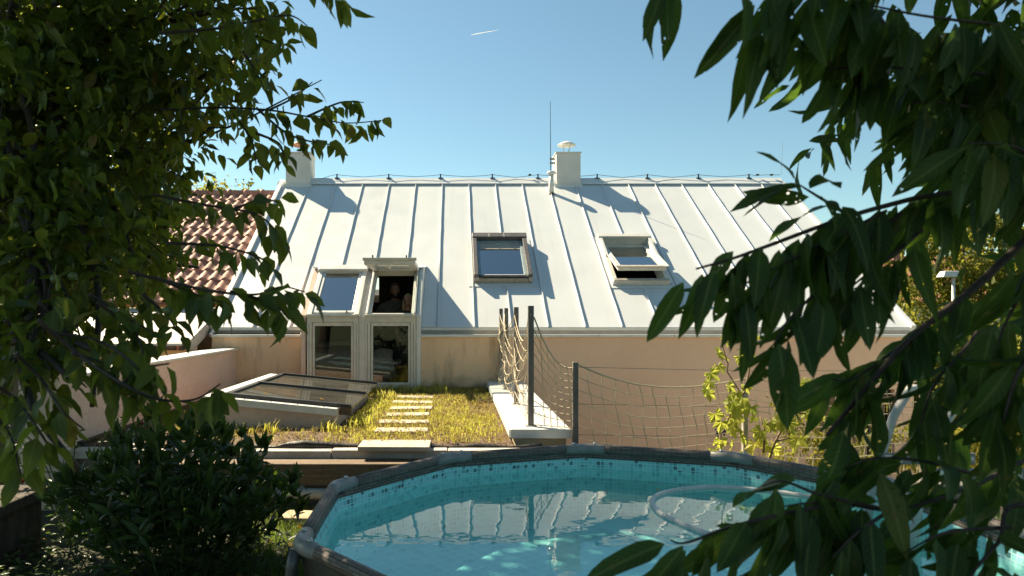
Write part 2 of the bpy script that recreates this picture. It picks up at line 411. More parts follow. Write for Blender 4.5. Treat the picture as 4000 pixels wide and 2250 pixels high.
class MB:
    def __init__(s): s.v = []; s.f = []; s.uv = {}
    def box(s, x0, x1, y0, y1, z0, z1, F=AX):
        i = len(s.v)
        for z in (z0, z1):
            for x, y in ((x0, y0), (x1, y0), (x1, y1), (x0, y1)): s.v.append(F.p(x, y, z))
        s.f += [(i, i+3, i+2, i+1), (i+4, i+5, i+6, i+7), (i, i+1, i+5, i+4), (i+1, i+2, i+6, i+5), (i+2, i+3, i+7, i+6), (i+3, i, i+4, i+7)]
        return s
    def hexa(s, b, t):
        i = len(s.v); s.v += [V(p) for p in b] + [V(p) for p in t]
        s.f += [(i, i+3, i+2, i+1), (i+4, i+5, i+6, i+7), (i, i+1, i+5, i+4), (i+1, i+2, i+6, i+5), (i+2, i+3, i+7, i+6), (i+3, i, i+4, i+7)]
        return s
    def prism(s, pts, d):
        i = len(s.v); n = len(pts); d = V(d)
        s.v += [V(p) for p in pts] + [V(p) + d for p in pts]
        s.f.append(tuple(range(i + n - 1, i - 1, -1))); s.f.append(tuple(range(i + n, i + 2 * n)))
        for k in range(n): s.f.append((i + k, i + (k + 1) % n, i + n + (k + 1) % n, i + n + k))
        return s
    def quad(s, *p):
        i = len(s.v); s.v += [V(q) for q in p]; s.f.append(tuple(range(i, i + len(p)))); return s
    def tube(s, pts, r, n=8, cap=True, uvs=None):
        pts = [V(p) for p in pts]; m = len(pts); i0 = len(s.v)
        rs = r if isinstance(r, (list, tuple)) else [r] * m
        t0 = (pts[1] - pts[0]).normalized()
        a = V((0, 0, 1)) if abs(t0.z) < 0.9 else V((1, 0, 0))
        x = t0.cross(a).normalized(); dist = 0.0
        for k in range(m):
            t = (pts[min(k + 1, m - 1)] - pts[max(k - 1, 0)]).normalized()
            x = (x - t * x.dot(t)).normalized(); y = t.cross(x)
            if k: dist += (pts[k] - pts[k - 1]).length
            for j in range(n):
                an = 2 * math.pi * j / n
                if uvs: s.uv[len(s.v)] = (dist * uvs[0], j / n * uvs[1])
                s.v.append(pts[k] + (x * math.cos(an) + y * math.sin(an)) * rs[k])
        for k in range(m - 1):
            for j in range(n):
                a_, b_ = i0 + k * n + j, i0 + k * n + (j + 1) % n
                s.f.append((a_, b_, b_ + n, a_ + n))
        if cap:
            s.f.append(tuple(range(i0 + n - 1, i0 - 1, -1)))
            s.f.append(tuple(range(i0 + (m - 1) * n, i0 + m * n)))
        return s
    def lathe(s, c, prof, n=16):
        i0 = len(s.v); c = V(c)
        for r, z in prof:
            for j in range(n):
                an = 2 * math.pi * j / n
                s.v.append(c + V((r * math.cos(an), r * math.sin(an), z)))
        for k in range(len(prof) - 1):
            for j in range(n):
                a_, b_ = i0 + k * n + j, i0 + k * n + (j + 1) % n
                s.f.append((a_, b_, b_ + n, a_ + n))
        s.f.append(tuple(range(i0 + n - 1, i0 - 1, -1))); s.f.append(tuple(range(i0 + (len(prof) - 1) * n, i0 + len(prof) * n)))
        return s
    def build(s, name, mat, parent=None, smooth=False, bevel=0.0, solid=0.0):
        lo = V((min(p[k] for p in s.v) for k in range(3))); hi = V((max(p[k] for p in s.v) for k in range(3)))
        c = V(((lo.x + hi.x) / 2, (lo.y + hi.y) / 2, lo.z))
        me = bpy.data.meshes.new(name)
        me.from_pydata([tuple(p - c) for p in s.v], [], s.f)
        if s.uv:
            ul = me.uv_layers.new(name='UVMap')
            vi = np.empty(len(me.loops), dtype=np.int32); me.loops.foreach_get('vertex_index', vi)
            arr = np.array([s.uv.get(k, (0, 0)) for k in range(len(s.v))], dtype=np.float32)
            ul.data.foreach_set('uv', arr[vi].ravel())
        if smooth: me.polygons.foreach_set('use_smooth', [True] * len(me.polygons))
        me.materials.append(MAT[mat] if isinstance(mat, str) else mat)
        me.update()
        o = link(name, me, parent, Matrix.Translation(c))
        if solid:
            md = o.modifiers.new('thickness', 'SOLIDIFY'); md.thickness = abs(solid); md.offset = -1 if solid > 0 else 1
        if bevel:
            md = o.modifiers.new('bevel', 'BEVEL'); md.width = bevel; md.segments = 2; md.limit_method = 'ANGLE'
        return o
def B(name, mat, parent, *b, bevel=0.0):
    m = MB()
    m.box(*b)
    return m.build(name, mat, parent, bevel=bevel)

# --------------------------------------------------------- leaf helpers
LUV = {}
def set_uv(me, uv):
    ul = me.uv_layers.new(name='UVMap')
    vi = np.empty(len(me.loops), dtype=np.int32); me.loops.foreach_get('vertex_index', vi)
    ul.data.foreach_set('uv', np.asarray(uv, dtype=np.float32)[vi].ravel())
def leaf_mesh(name, L=1.0, W=0.35, fold=0.25, droop=0.2, rows=5, shape='oval', mat=None, twist=0.0, wavy=0.0, seed=0):
    rr = random.Random(seed)
    vs, fs, uv = [], [], []
    def wid(t):
        if shape == 'lance': return min(1.0, math.sin(math.pi * t ** 0.82) ** 0.72 * 1.02)
        if shape == 'blade': return (1 - t) ** 0.6
        return math.sin(math.pi * t ** 0.72) ** 0.85
    rowi = []
    for k in range(rows + 1):
        t = k / rows
        y = L * t; z = -droop * L * t * t
        wv = wavy * L * math.sin(t * 9 + seed)
        if k == 0 or k == rows:
            rowi.append([len(vs)]); vs.append((0, y, z)); uv.append((0.5, t)); continue
        hw = W * L * 0.5 * wid(t) * rr.uniform(0.92, 1.06)
        an = twist * t
        ca, sa = math.cos(an), math.sin(an)
        r_ = []
        for sx in (-1, 0, 1):
            x_ = sx * hw * math.cos(fold); z_ = abs(sx) * hw * math.sin(fold) + sx * wv * 0.5
            r_.append(len(vs)); vs.append((x_ * ca - z_ * sa, y, z + x_ * sa + z_ * ca)); uv.append((0.5 + 0.5 * sx, t))
        rowi.append(r_)
    for k in range(rows):
        a, b = rowi[k], rowi[k + 1]
        if len(a) == 1: fs += [(a[0], b[1], b[0]), (a[0], b[2], b[1])]
        elif len(b) == 1: fs += [(a[0], a[1], b[0]), (a[1], a[2], b[0])]
        else: fs += [(a[0], a[1], b[1], b[0]), (a[1], a[2], b[2], b[1])]
    me = bpy.data.meshes.new(name)
    me.from_pydata(vs, [], fs)
    me.polygons.foreach_set('use_smooth', [True] * len(me.polygons))
    if mat: me.materials.append(MAT[mat])
    set_uv(me, uv)
    me.update()
    LUV[me.name] = np.array(uv, dtype=np.float32)
    return me, np.array(vs), fs
def vine_leaf_mesh(name, mat, seed):
    rr = random.Random(seed)
    pts = []
    lobes = [(-2.45, 0.42), (-1.95, 0.58), (-1.55, 0.42), (-0.95, 0.80), (-0.5, 0.52), (0, 1.0), (0.5, 0.52), (0.95, 0.80), (1.55, 0.42), (1.95, 0.58), (2.45, 0.42)]
    prev = None
    for a, r in lobes:
        if prev:
            for q in (0.33, 0.66):
                aa = prev[0] + (a - prev[0]) * q; r_ = prev[1] + (r - prev[1]) * q
                pts.append((aa, r_ * (0.88 if q < 0.5 else 1.08)))
        pts.append((a, r * rr.uniform(0.94, 1.06))); prev = (a, r)
    vs = [(0, 0.0, 0)]
    for a, r in pts:
        x, y = math.sin(a) * r * 0.62, math.cos(a) * r * 0.62
        vs.append((x, y, -0.18 * (x * x + y * y) + rr.uniform(-0.05, 0.05) + 0.10 * abs(math.sin(a * 2.5))))
    fs = [(0, k + 1, k) for k in range(1, len(vs) - 1)]
    me = bpy.data.meshes.new(name)
    me.from_pydata(vs, [], fs)
    me.materials.append(MAT[mat])
    LUV[me.name] = np.array([(0.5 + 0.3 * math.sin(6 * math.atan2(p[0], p[1])), 0.5) for p in vs], dtype=np.float32)
    set_uv(me, LUV[me.name]); me.update()
    return me, np.array(vs), fs
def leaf_matrix(pos, d, n, s):
    d = V(d).normalized(); n = V(n)
    x = d.cross(n)
    if x.length < 1e-4: x = d.cross(V((1, 0.3, 0.2)))
    x.normalize(); z = x.cross(d)
    m = Matrix((x, d, z)).transposed().to_4x4()
    return Matrix.Translation(V(pos)) @ m @ Matrix.Diagonal((s, s, s, 1))
def rvec(): return V((random.gauss(0, 1), random.gauss(0, 1), random.gauss(0, 1)))
def join_leaves(name, leaves, variants, mat, parent, kind='stuff'):
    if not leaves: return None
    vs, fs, off, uv = [], [], 0, []
    for k, mtx in leaves:
        me, a, f = variants[k % len(variants)]
        M4 = np.array(mtx)
        vs.append(a @ M4[:3, :3].T + M4[:3, 3])
        fs += [tuple(i + off for i in q) for q in f]
        off += len(a)
        if me.name in LUV: uv.append(LUV[me.name])
    me = bpy.data.meshes.new(name)
    me.from_pydata(np.concatenate(vs).tolist(), [], fs)
    if uv: set_uv(me, np.concatenate(uv))
    me.polygons.foreach_set('use_smooth', [True] * len(me.polygons))
    me.materials.append(MAT[mat]); me.update()
    o = link(name, me, parent)
    if kind: o['kind'] = kind
    return o
def place_leaves(leaves, variants, mat, parent, nind, name='leaf', mass='crown'):
    """the leaves that show largest are objects of their own, the rest one crown"""
    sc = []
    for i, (k, m) in enumerate(leaves):
        p = proj(m.translation)
        ok = p and -60 < p[0] < 4060 and -60 < p[1] < 2310
        sc.append((m.to_scale()[0] / max(0.3, m.translation.y) if ok else 0, i))
    sc.sort(reverse=True)
    big = {i for s_, i in sc[:nind] if s_ > 0}
    rest = []
    for i, (k, m) in enumerate(leaves):
        if i in big: link(name, variants[k % len(variants)][0], parent, m)
        else: rest.append((k, m))
    if rest: join_leaves(mass, rest, variants, mat, parent)

# ------------------------------------------------------------------ the ground
def sheet(name, mat, x0, x1, y0, y1, z, nx=1, ny=1, amp=0.0, parent=None):
    m = MB()
    for j in range(ny + 1):
        for i in range(nx + 1):
            m.v.append(V((x0 + (x1 - x0) * i / nx, y0 + (y1 - y0) * j / ny, z + (random.uniform(-amp, amp) if amp else 0))))
    for j in range(ny):
        for i in range(nx):
            a = j * (nx + 1) + i
            m.f.append((a, a + 1, a + nx + 2, a + nx + 1))
    return m.build(name, mat, parent, smooth=amp > 0)
tag(sheet('ground', 'far_ground', -3000, 3000, -3000, 6000, -1.7), kind='structure')
def garden():
    m = MB().box(-14, 14, -14, 5.70, -1.69, -0.03)
    tag(m.build('garden_bank', 'soil'), kind='structure')
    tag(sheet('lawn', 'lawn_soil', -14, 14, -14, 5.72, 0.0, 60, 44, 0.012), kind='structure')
    tag(sheet('courtyard', 'paving', 1.10, 12, 6.5, 10.62, -1.2), kind='structure')
    m = MB().box(1.30, 12, 6.32, 6.5, -1.69, 0.02)
    tag(m.build('retaining_wall', 'bare_block'), kind='structure')
    tag(sheet('courtyard_soil', 'soil', 0.9, 14, 5.70, 6.33, -0.02, 20, 3, 0.02), kind='structure')
garden()

# ------------------------------------------------------------------ the house
YE, ZE, SL = 10.77, 1.434, 0.7184
YR = 15.17
ca = 1 / math.sqrt(1 + SL * SL); sa = SL * ca
def zr(Y): return ZE + SL * (Y - YE)
RF = Fr((0, YE, ZE), (1, 0, 0), (0, ca, sa), (0, -sa, ca))
XL, XR = -3.78, 7.2
SEAMS = [-0.271 + 0.583 * k for k in range(-5, 13)]
H = thing('house', 'long low house with white standing seam metal roof and tan plaster walls', 'house', (1.7, 10.75, -1.69))
HOLES = [(-2.32, -0.53, -0.5, 1.75), (0.40, 1.27, 1.33, 2.60), (2.78, 3.62, 1.27, 2.68)]   # x0, x1, v0, v1 on the slope
VTOP = (YR - YE) / ca
def roof():
    edges = [XL] + SEAMS + [XR]
    for a, b in zip(edges[:-1], edges[1:]):
        xs = sorted({a, b} | {h for H_ in HOLES for h in H_[:2] if a < h < b})
        vs = sorted({0.0, VTOP, 0.9, 1.8, 2.7, 3.6, 4.5} | {h for H_ in HOLES for h in H_[2:] if 0 < h < VTOP})
        m = MB()
        idx = {}
        def vid(x, v):
            if (x, v) not in idx: idx[(x, v)] = len(m.v); m.v.append(RF.p(x, v, 0))
            return idx[(x, v)]
        for x0, x1 in zip(xs[:-1], xs[1:]):
            for v0, v1 in zip(vs[:-1], vs[1:]):
                cx, cv = (x0 + x1) / 2, (v0 + v1) / 2
                if any(h[0] < cx < h[1] and h[2] < cv < h[3] for h in HOLES): continue
                m.f.append((vid(x0, v0), vid(x1, v0), vid(x1, v1), vid(x0, v1)))
        m.build('roof_panel', 'roof_metal', H, solid=0.03)
    for x in SEAMS:
        segs = [(0.0, VTOP - 0.12)]
        for h in HOLES:
            if h[0] - 0.06 < x < h[1] + 0.06:
                segs = [q for s0, s1 in segs for q in ((s0, min(s1, h[2] - 0.16)), (max(s0, h[3] + 0.14), s1)) if q[1] - q[0] > 0.05]
        for s0, s1 in segs:
            sm = MB(); K = max(2, int((s1 - s0) / 0.28)); prev = None
            for k in range(K + 1):
                v = s0 + (s1 - s0) * k / K; jx = random.uniform(-0.0035, 0.0035); jn = random.uniform(-0.002, 0.002)
                i = len(sm.v); sm.v += [RF.p(x + jx * 0.3 - 0.007, v, 0.0), RF.p(x + jx * 0.3 + 0.007, v, 0.0), RF.p(x + jx + 0.006, v, 0.030 + jn), RF.p(x + jx - 0.006, v, 0.030 + jn)]
                if k:
                    for j in range(4): sm.f.append((i - 4 + j, i - 4 + (j + 1) % 4, i + (j + 1) % 4, i + j))
            sm.f += [(3, 2, 1, 0), (i, i + 1, i + 2, i + 3)]
            sm.build('standing_seam', 'seam_metal', H)
    # rear slope with the opening of a window
    RB = Fr((0, YR, zr(YR)), (1, 0, 0), (0, ca, -sa), (0, sa, ca))
    for b in ((XL, -2.50, 0, VTOP), (-1.90, XR, 0, VTOP), (-2.50, -1.90, 0, 3.30), (-2.50, -1.90, 4.05, VTOP)):
        MB().box(*b, -0.03, 0.0, RB).build('rear_roof_panel', 'roof_metal', H)
    m = MB()
    for b in ((-2.56, -2.50, 3.25, 4.1), (-1.90, -1.84, 3.25, 4.1), (-2.50, -1.90, 3.24, 3.30), (-2.50, -1.90, 4.05, 4.11)): m.box(*b, -0.12, 0.08, RB)
    rw = m.build('rear_roof_window', 'frame_white', H)
    # ridge caps
    for x0, x1 in ((-3.16, -0.30), (-0.32, 2.20), (2.76, 4.60), (4.58, XR + 0.05)):
        zc = zr(YR); o_ = 0.002 if x0 in (-0.32, 4.58) else 0.0
        prof = [(-0.19, -0.19 * SL + 0.022), (-0.19, -0.19 * SL + 0.045 + o_), (0, 0.062 + o_), (0.19, -0.19 * SL + 0.045 + o_), (0.19, -0.19 * SL + 0.022), (0, 0.038)]
        MB().prism([(x0, YR + y, zc + z) for y, z in prof], (x1 - x0, 0, 0)).build('ridge_cap', 'seam_metal', H)
    # verges
    for x0, x1 in ((XL - 0.07, XL + 0.012), (XR - 0.012, XR + 0.06)):
        MB().box(x0, x1, -0.02, VTOP - 0.02, -0.10, 0.045, RF).build('verge_trim', 'seam_metal', H, bevel=0.006)
    for k in range(4):
        v = VTOP - 0.12 - k * 0.045
        MB().box(XL - 0.10, XL - 0.072, v, v + 0.02, -0.02, 0.05, RF).build('verge_clip', 'steel', H)
    # eaves with a box gutter behind the front lip
    for x0, x1, brush in ((XL - 0.02, -2.36, True), (-0.53, XR + 0.03, False)):
        B('eave_strip', 'white_metal', H, x0, x1, 10.762, 10.79, 1.385, 1.426)
        B('gutter_back', 'gutter_metal', H, x0, x1, 10.795, 10.815, 1.296, 1.39)
        B('gutter_floor', 'gutter_metal', H, x0, x1, 10.625, 10.794, 1.288, 1.300)
        B('gutter_lip', 'white_metal', H, x0, x1, 10.575, 10.622, 1.285, 1.325, bevel=0.006)
        if brush:
            gd = MB()
            k = x0 + 0.06
            while k < x1 - 0.05:
                gd.box(k, k + 0.012, 10.64, 10.785, 1.302, 1.345); k += 0.026
            gd.build('gutter_guard', 'gasket', H)
            for e in (x0, x1 - 0.03): MB().prism([(e, 10.575, 1.286), (e, 10.80, 1.286), (e, 10.82, 1.46), (e, 10.575, 1.34)], (0.03, 0, 0)).build('gutter_end', 'white_metal', H)
    for x in (1.05, 2.23, 3.4, 4.55, 5.7):
        B('gutter_joint', 'gutter_metal', H, x, x + 0.012, 10.57, 10.624, 1.284, 1.327)
roof()
def walls():
    B('wall', 'plaster_old', H, XL, -2.355, 10.63, 10.88, 0.2, 1.286)
    B('wall', 'plaster_old', H, -0.525, 0.72, 10.63, 10.88, 0.2, 1.286)
    B('wall', 'plaster_old', H, -2.355, -0.525, 10.63, 10.88, 0.2, 0.46)
    x0, x1, z0, z1 = 5.60, 6.85, -0.75, 0.47
    for b in ((0.72, x0, -1.69, 1.286), (x1, XR - 0.05, -1.69, 1.286), (x0, x1, z1, 1.286), (x0, x1, -1.69, z0)):
        B('wall', 'plaster_new', H, b[0], b[1], 10.63, 10.88, b[2], b[3])
    wi = MB()
    for b in ((x0, x0 + 0.06, z0, z1), (x1 - 0.06, x1, z0, z1), (x0 + 0.06, x1 - 0.06, z1 - 0.06, z1), (x0 + 0.06, x1 - 0.06, z0, z0 + 0.06), ((x0 + x1) / 2 + 0.28, (x0 + x1) / 2 + 0.34, z0 + 0.06, z1 - 0.06)):
        wi.box(b[0], b[1], 10.72, 10.78, b[2], b[3])
    wo = wi.build('window', 'gasket', H)
    B('pane', 'pane_dark', wo, x0 + 0.06, x1 - 0.06, 10.745, 10.755, z0 + 0.06, z1 - 0.06)
    for x in (XL, XR - 0.25):
        MB().prism([(x, 10.88, -1.69), (x, 19.4, -1.69), (x, 19.4, zr(YR) - (19.4 - YR) * SL - 0.06), (x, YR, zr(YR) - 0.06), (x, 10.88, zr(10.88) - 0.06)], (0.22, 0, 0)).build('gable_wall', 'plaster_new', H)
    B('rear_wall', 'plaster_new', H, XL, XR, 19.4, 19.6, -1.69, 1.42)
    # the rooms behind the glass
    B('room_floor', 'room_floor', H, XL + 0.22, XR - 0.3, 10.66, 19.39, 0.28, 0.36)
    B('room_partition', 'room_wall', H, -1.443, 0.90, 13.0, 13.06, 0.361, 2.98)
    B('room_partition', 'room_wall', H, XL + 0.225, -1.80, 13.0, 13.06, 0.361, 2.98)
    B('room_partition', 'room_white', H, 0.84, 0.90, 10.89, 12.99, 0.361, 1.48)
    B('knee_wall', 'room_white', H, XL + 0.225, 3.0, 17.55, 17.62, 0.361, 1.93)
    B('front_knee_wall', 'room_white', H, -0.52, 0.83, 10.885, 10.90, 0.361, 1.44)
walls()
def chimneys():
    for cx in (-3.43, 2.49):
        c = B('chimney', 'chimney_plaster', H, cx - 0.266, cx + 0.266, 14.93, 15.47, 3.9, 5.155, bevel=0.006)
        B('chimney_cap', 'white_metal', c, cx - 0.285, cx + 0.285, 14.905, 15.495, 5.156, 5.18, bevel=0.004)
        B('base_flashing', 'seam_metal', c, cx - 0.30, cx + 0.30, 14.90, 14.925, 4.33, 4.47)
        z = 5.18; yc = 15.2
        MB().lathe((cx, yc, z), [(0.062, 0), (0.062, 0.05), (0.055, 0.05), (0.055, 0.01)], 14).build('flue_collar', 'steel', c, smooth=True)
        for k in range(4):
            a = math.pi / 4 + k * math.pi / 2
            d = V((math.cos(a), math.sin(a), 0))
            b_ = V((cx, yc, z + 0.02))
            MB().tube([b_ + d * 0.055, b_ + d * 0.12 + V((0, 0, 0.22))], 0.006, 6).build('cowl_strut', 'steel', c)
        MB().lathe((cx, yc, z + 0.215), [(0.20, -0.012), (0.205, 0.0), (0.13, 0.045), (0.06, 0.075), (0.012, 0.085), (0.004, 0.084), (0.05, 0.066), (0.12, 0.035)], 20).build('cowl', 'copper' if cx < 0 else 'white_metal', c, smooth=True)
    # vent pipe
    b = V((2.078, 14.66, zr(14.66)))
    v = MB().lathe(b + V((0, 0, -0.06)), [(0.052, 0), (0.052, 0.50), (0.045, 0.50)], 16).build('vent_pipe', 'white_metal', H, smooth=True)
    MB().lathe(b + V((0, 0, 0.405)), [(0.06, 0), (0.098, 0.008), (0.10, 0.035), (0.085, 0.062), (0.03, 0.075)], 18).build('vent_cap', 'white_metal', v, smooth=True)
    MB().lathe(b + V((0, 0, -0.08)), [(0.08, 0.0), (0.075, 0.075), (0.054, 0.09)], 16).build('vent_collar', 'bronze', v, smooth=True)
    # lightning protection
    top = zr(YR) + 0.06
    MB().tube([(2.135, 15.2, top - 0.1), (2.135, 15.2, 5.35), (2.13, 15.2, 6.37)], [0.012, 0.009, 0.005], 6).build('lightning_rod', 'dark_wire', H)
    for z in (4.98, 5.07): B('rod_clamp', 'dark_wire', H, 2.12, 2.23, 15.17, 15.23, z, z + 0.03)
    MB().tube([(7.22, YR, top + 0.07), (7.25, YR, top + 0.085), (7.262, YR, top + 0.30), (7.285, YR, top + 0.84)], 0.005, 6).build('lightning_rod', 'steel', H)
    xs = [(px - 1776) / FPX * YR for px in (1317, 1519, 1721, 1923, 2101, 2332, 2528, 2727, 2924)]
    pts = [(-3.12, YR - 0.03, top - 0.05), (-2.95, YR - 0.03, top - 0.02)]
    for i, x in enumerate(xs):
        pts += [(x - 0.12, YR - 0.02, top + 0.055), (x, YR - 0.02, top + 0.075), (x + 0.12, YR - 0.02, top + 0.057)]
        if i + 1 < len(xs): pts.append(((x + xs[i + 1]) / 2, YR - 0.02, top + 0.02 + random.uniform(-0.01, 0.01)))
    pts += [(7.0, YR - 0.02, top + 0.07), (7.22, YR, top + 0.07)]
    wi = MB().tube(pts, 0.0055, 5).build('ridge_wire', 'dark_wire', H)
    for x in xs:
        m = MB().box(x - 0.014, x + 0.014, YR - 0.035, YR - 0.005, top - 0.005, top + 0.085)
        m.box(x - 0.05, x + 0.05, YR - 0.04, YR, top - 0.012, top + 0.006)
        m.build('wire_holder', 'black_metal', wi)
    for x in (xs[4] - 0.18, 6.72, 7.03):
        B('wire_clamp', 'black_metal', wi, x - 0.03, x + 0.03, YR - 0.04, YR, top + 0.05, top + 0.085)
chimneys()

def ring(m, F, x0, x1, v0, v1, t, n0, n1, tb=None, tt=None):
    tb = t if tb is None else tb; tt = t if tt is None else tt
    m.box(x0, x0 + t, v0, v1, n0, n1, F); m.box(x1 - t, x1, v0, v1, n0, n1, F)
    m.box(x0 + t, x1 - t, v0, v0 + tb, n0, n1, F); m.box(x0 + t, x1 - t, v1 - tt, v1, n0, n1, F)
    return m
def roof_windows():
    # a closed roof window inside a raised grey shutter frame
    x0, x1, v0, v1 = 0.335, 1.335, 1.27, 2.69
    o = ring(MB(), RF, x0, x1, v0, v1, 0.065, -0.14, 0.10).build('roof_window', 'frame_taupe', H, bevel=0.005)
    o['label'] = 'closed roof window in a raised dark grey shutter frame'
    ring(MB(), RF, x0 - 0.09, x1 + 0.09, v0 - 0.12, v1 + 0.09, 0.088, 0.003, 0.012).build('flashing', 'roof_metal', o)
    for a in (x0 - 0.004, x1 - 0.076): MB().box(a, a + 0.08, v0 - 0.012, v1 - 0.15, 0.101, 0.185, RF).build('shutter_rail', 'frame_grey', o, bevel=0.008)
    MB().box(x0 - 0.012, x1 + 0.012, v1 - 0.149, v1 + 0.02, 0.07, 0.20, RF).build('shutter_box', 'frame_grey', o, bevel=0.015)
    for a in (x0 + 0.30, x0 + 0.58): MB().box(a, a + 0.015, v1 - 0.152, v1 + 0.022, 0.195, 0.206, RF).build('box_clip', 'frame_taupe', o)
    MB().box(x0 + 0.08, x1 - 0.08, v0 - 0.01, v0 + 0.05, 0.101, 0.14, RF).build('bottom_rail', 'black_metal', o, bevel=0.005)
    s = ring(MB(), RF, x0 + 0.078, x1 - 0.078, v0 + 0.055, v1 - 0.15, 0.05, 0.055, 0.115, 0.03).build('sash', 'teal_frame', o, bevel=0.004)
    MB().box(x0 + 0.13, x1 - 0.13, v0 + 0.085, v1 - 0.20, 0.075, 0.085, RF).build('pane', 'pane_blue', s)
    MB().box(x0 + 0.13, x1 - 0.13, v0 + 0.060, v0 + 0.085, 0.114, 0.124, RF).build('drip_rail', 'white_metal', s)
    for k in range(5):
        a = v1 - 0.245 - k * 0.045
        MB().box(x0 + 0.13, x1 - 0.13, a, a + 0.042, 0.088, 0.098 + 0.003 * (k % 2), RF).build('shutter_slat', 'frame_taupe', o)
    for e in (x0 + 0.02, x1 - 0.06):
        MB().box(e, e + 0.06, v0 - 0.03, v0 + 0.03, 0.06, 0.13, RF).build('rail_end', 'frame_taupe', o)
    # a roof window tilted open on its middle hinges
    x0, x1, v0, v1 = 2.72, 3.70, 1.20, 2.76
    o = ring(MB(), RF, x0, x1, v0, v1, 0.075, -0.16, 0.095, 0.07, 0.10).build('roof_window', 'frame_white', H, bevel=0.005)
    o['label'] = 'white framed roof window tilted open on its middle hinges'
    ring(MB(), RF, x0 - 0.06, x1 + 0.09, v0 - 0.10, v1 + 0.09, 0.06, 0.003, 0.012).build('flashing', 'roof_metal', o)
    MB().box(x0 - 0.012, x1 + 0.012, v1 - 0.10, v1 + 0.015, 0.096, 0.14, RF).build('top_cover', 'frame_white', o, bevel=0.01)
    MB().box(x0 + 0.02, x1 - 0.02, v0 - 0.006, v0 + 0.05, 0.096, 0.112, RF).build('sill_cover', 'frame_taupe', o)
    vm = (v0 + v1) / 2; th = R(14)
    c, s_ = math.cos(th), math.sin(th)
    SF = Fr(RF.p(0, vm, 0.085), RF.u, RF.v * c - RF.n * s_, RF.n * c + RF.v * s_)
    hl = 0.685
    sh = ring(MB(), SF, x0 + 0.08, x1 - 0.08, -hl, hl, 0.062, -0.025, 0.045, 0.075, 0.075).build('sash', 'frame_white', o, bevel=0.005)
    MB().box(x0 + 0.142, x1 - 0.142, -hl + 0.075, hl - 0.075, 0.006, 0.014, SF).build('pane', 'pane_blue', sh)
    MB().box(x0 + 0.05, x1 - 0.05, -hl - 0.02, -hl + 0.055, 0.046, 0.062, SF).build('bottom_cover', 'frame_taupe', sh)
    for e in (x0 + 0.03, x1 - 0.085): MB().box(e, e + 0.055, -hl, -0.02, 0.046, 0.066, SF).build('side_cover', 'frame_white', sh, bevel=0.004)
    for e in (x0 + 0.01, x1 - 0.06): MB().box(e, e + 0.05, vm + 0.03, v1 - 0.10, 0.096, 0.125, RF).build('side_cover', 'frame_white', o, bevel=0.004)
    for k in range(3):
        MB().box(x0 + 0.08, x1 - 0.08, v1 - 0.14 - k * 0.05, v1 - 0.10 - k * 0.05, -0.10 - 0.02 * k, -0.08 - 0.02 * k, RF).build('inner_trim', 'frame_taupe', o)
    MB().box(x0 + 0.30, x0 + 0.37, v0 + 0.05, v0 + 0.6, -0.45, -0.40, RF).build('inner_post', 'room_white', o)
roof_windows()

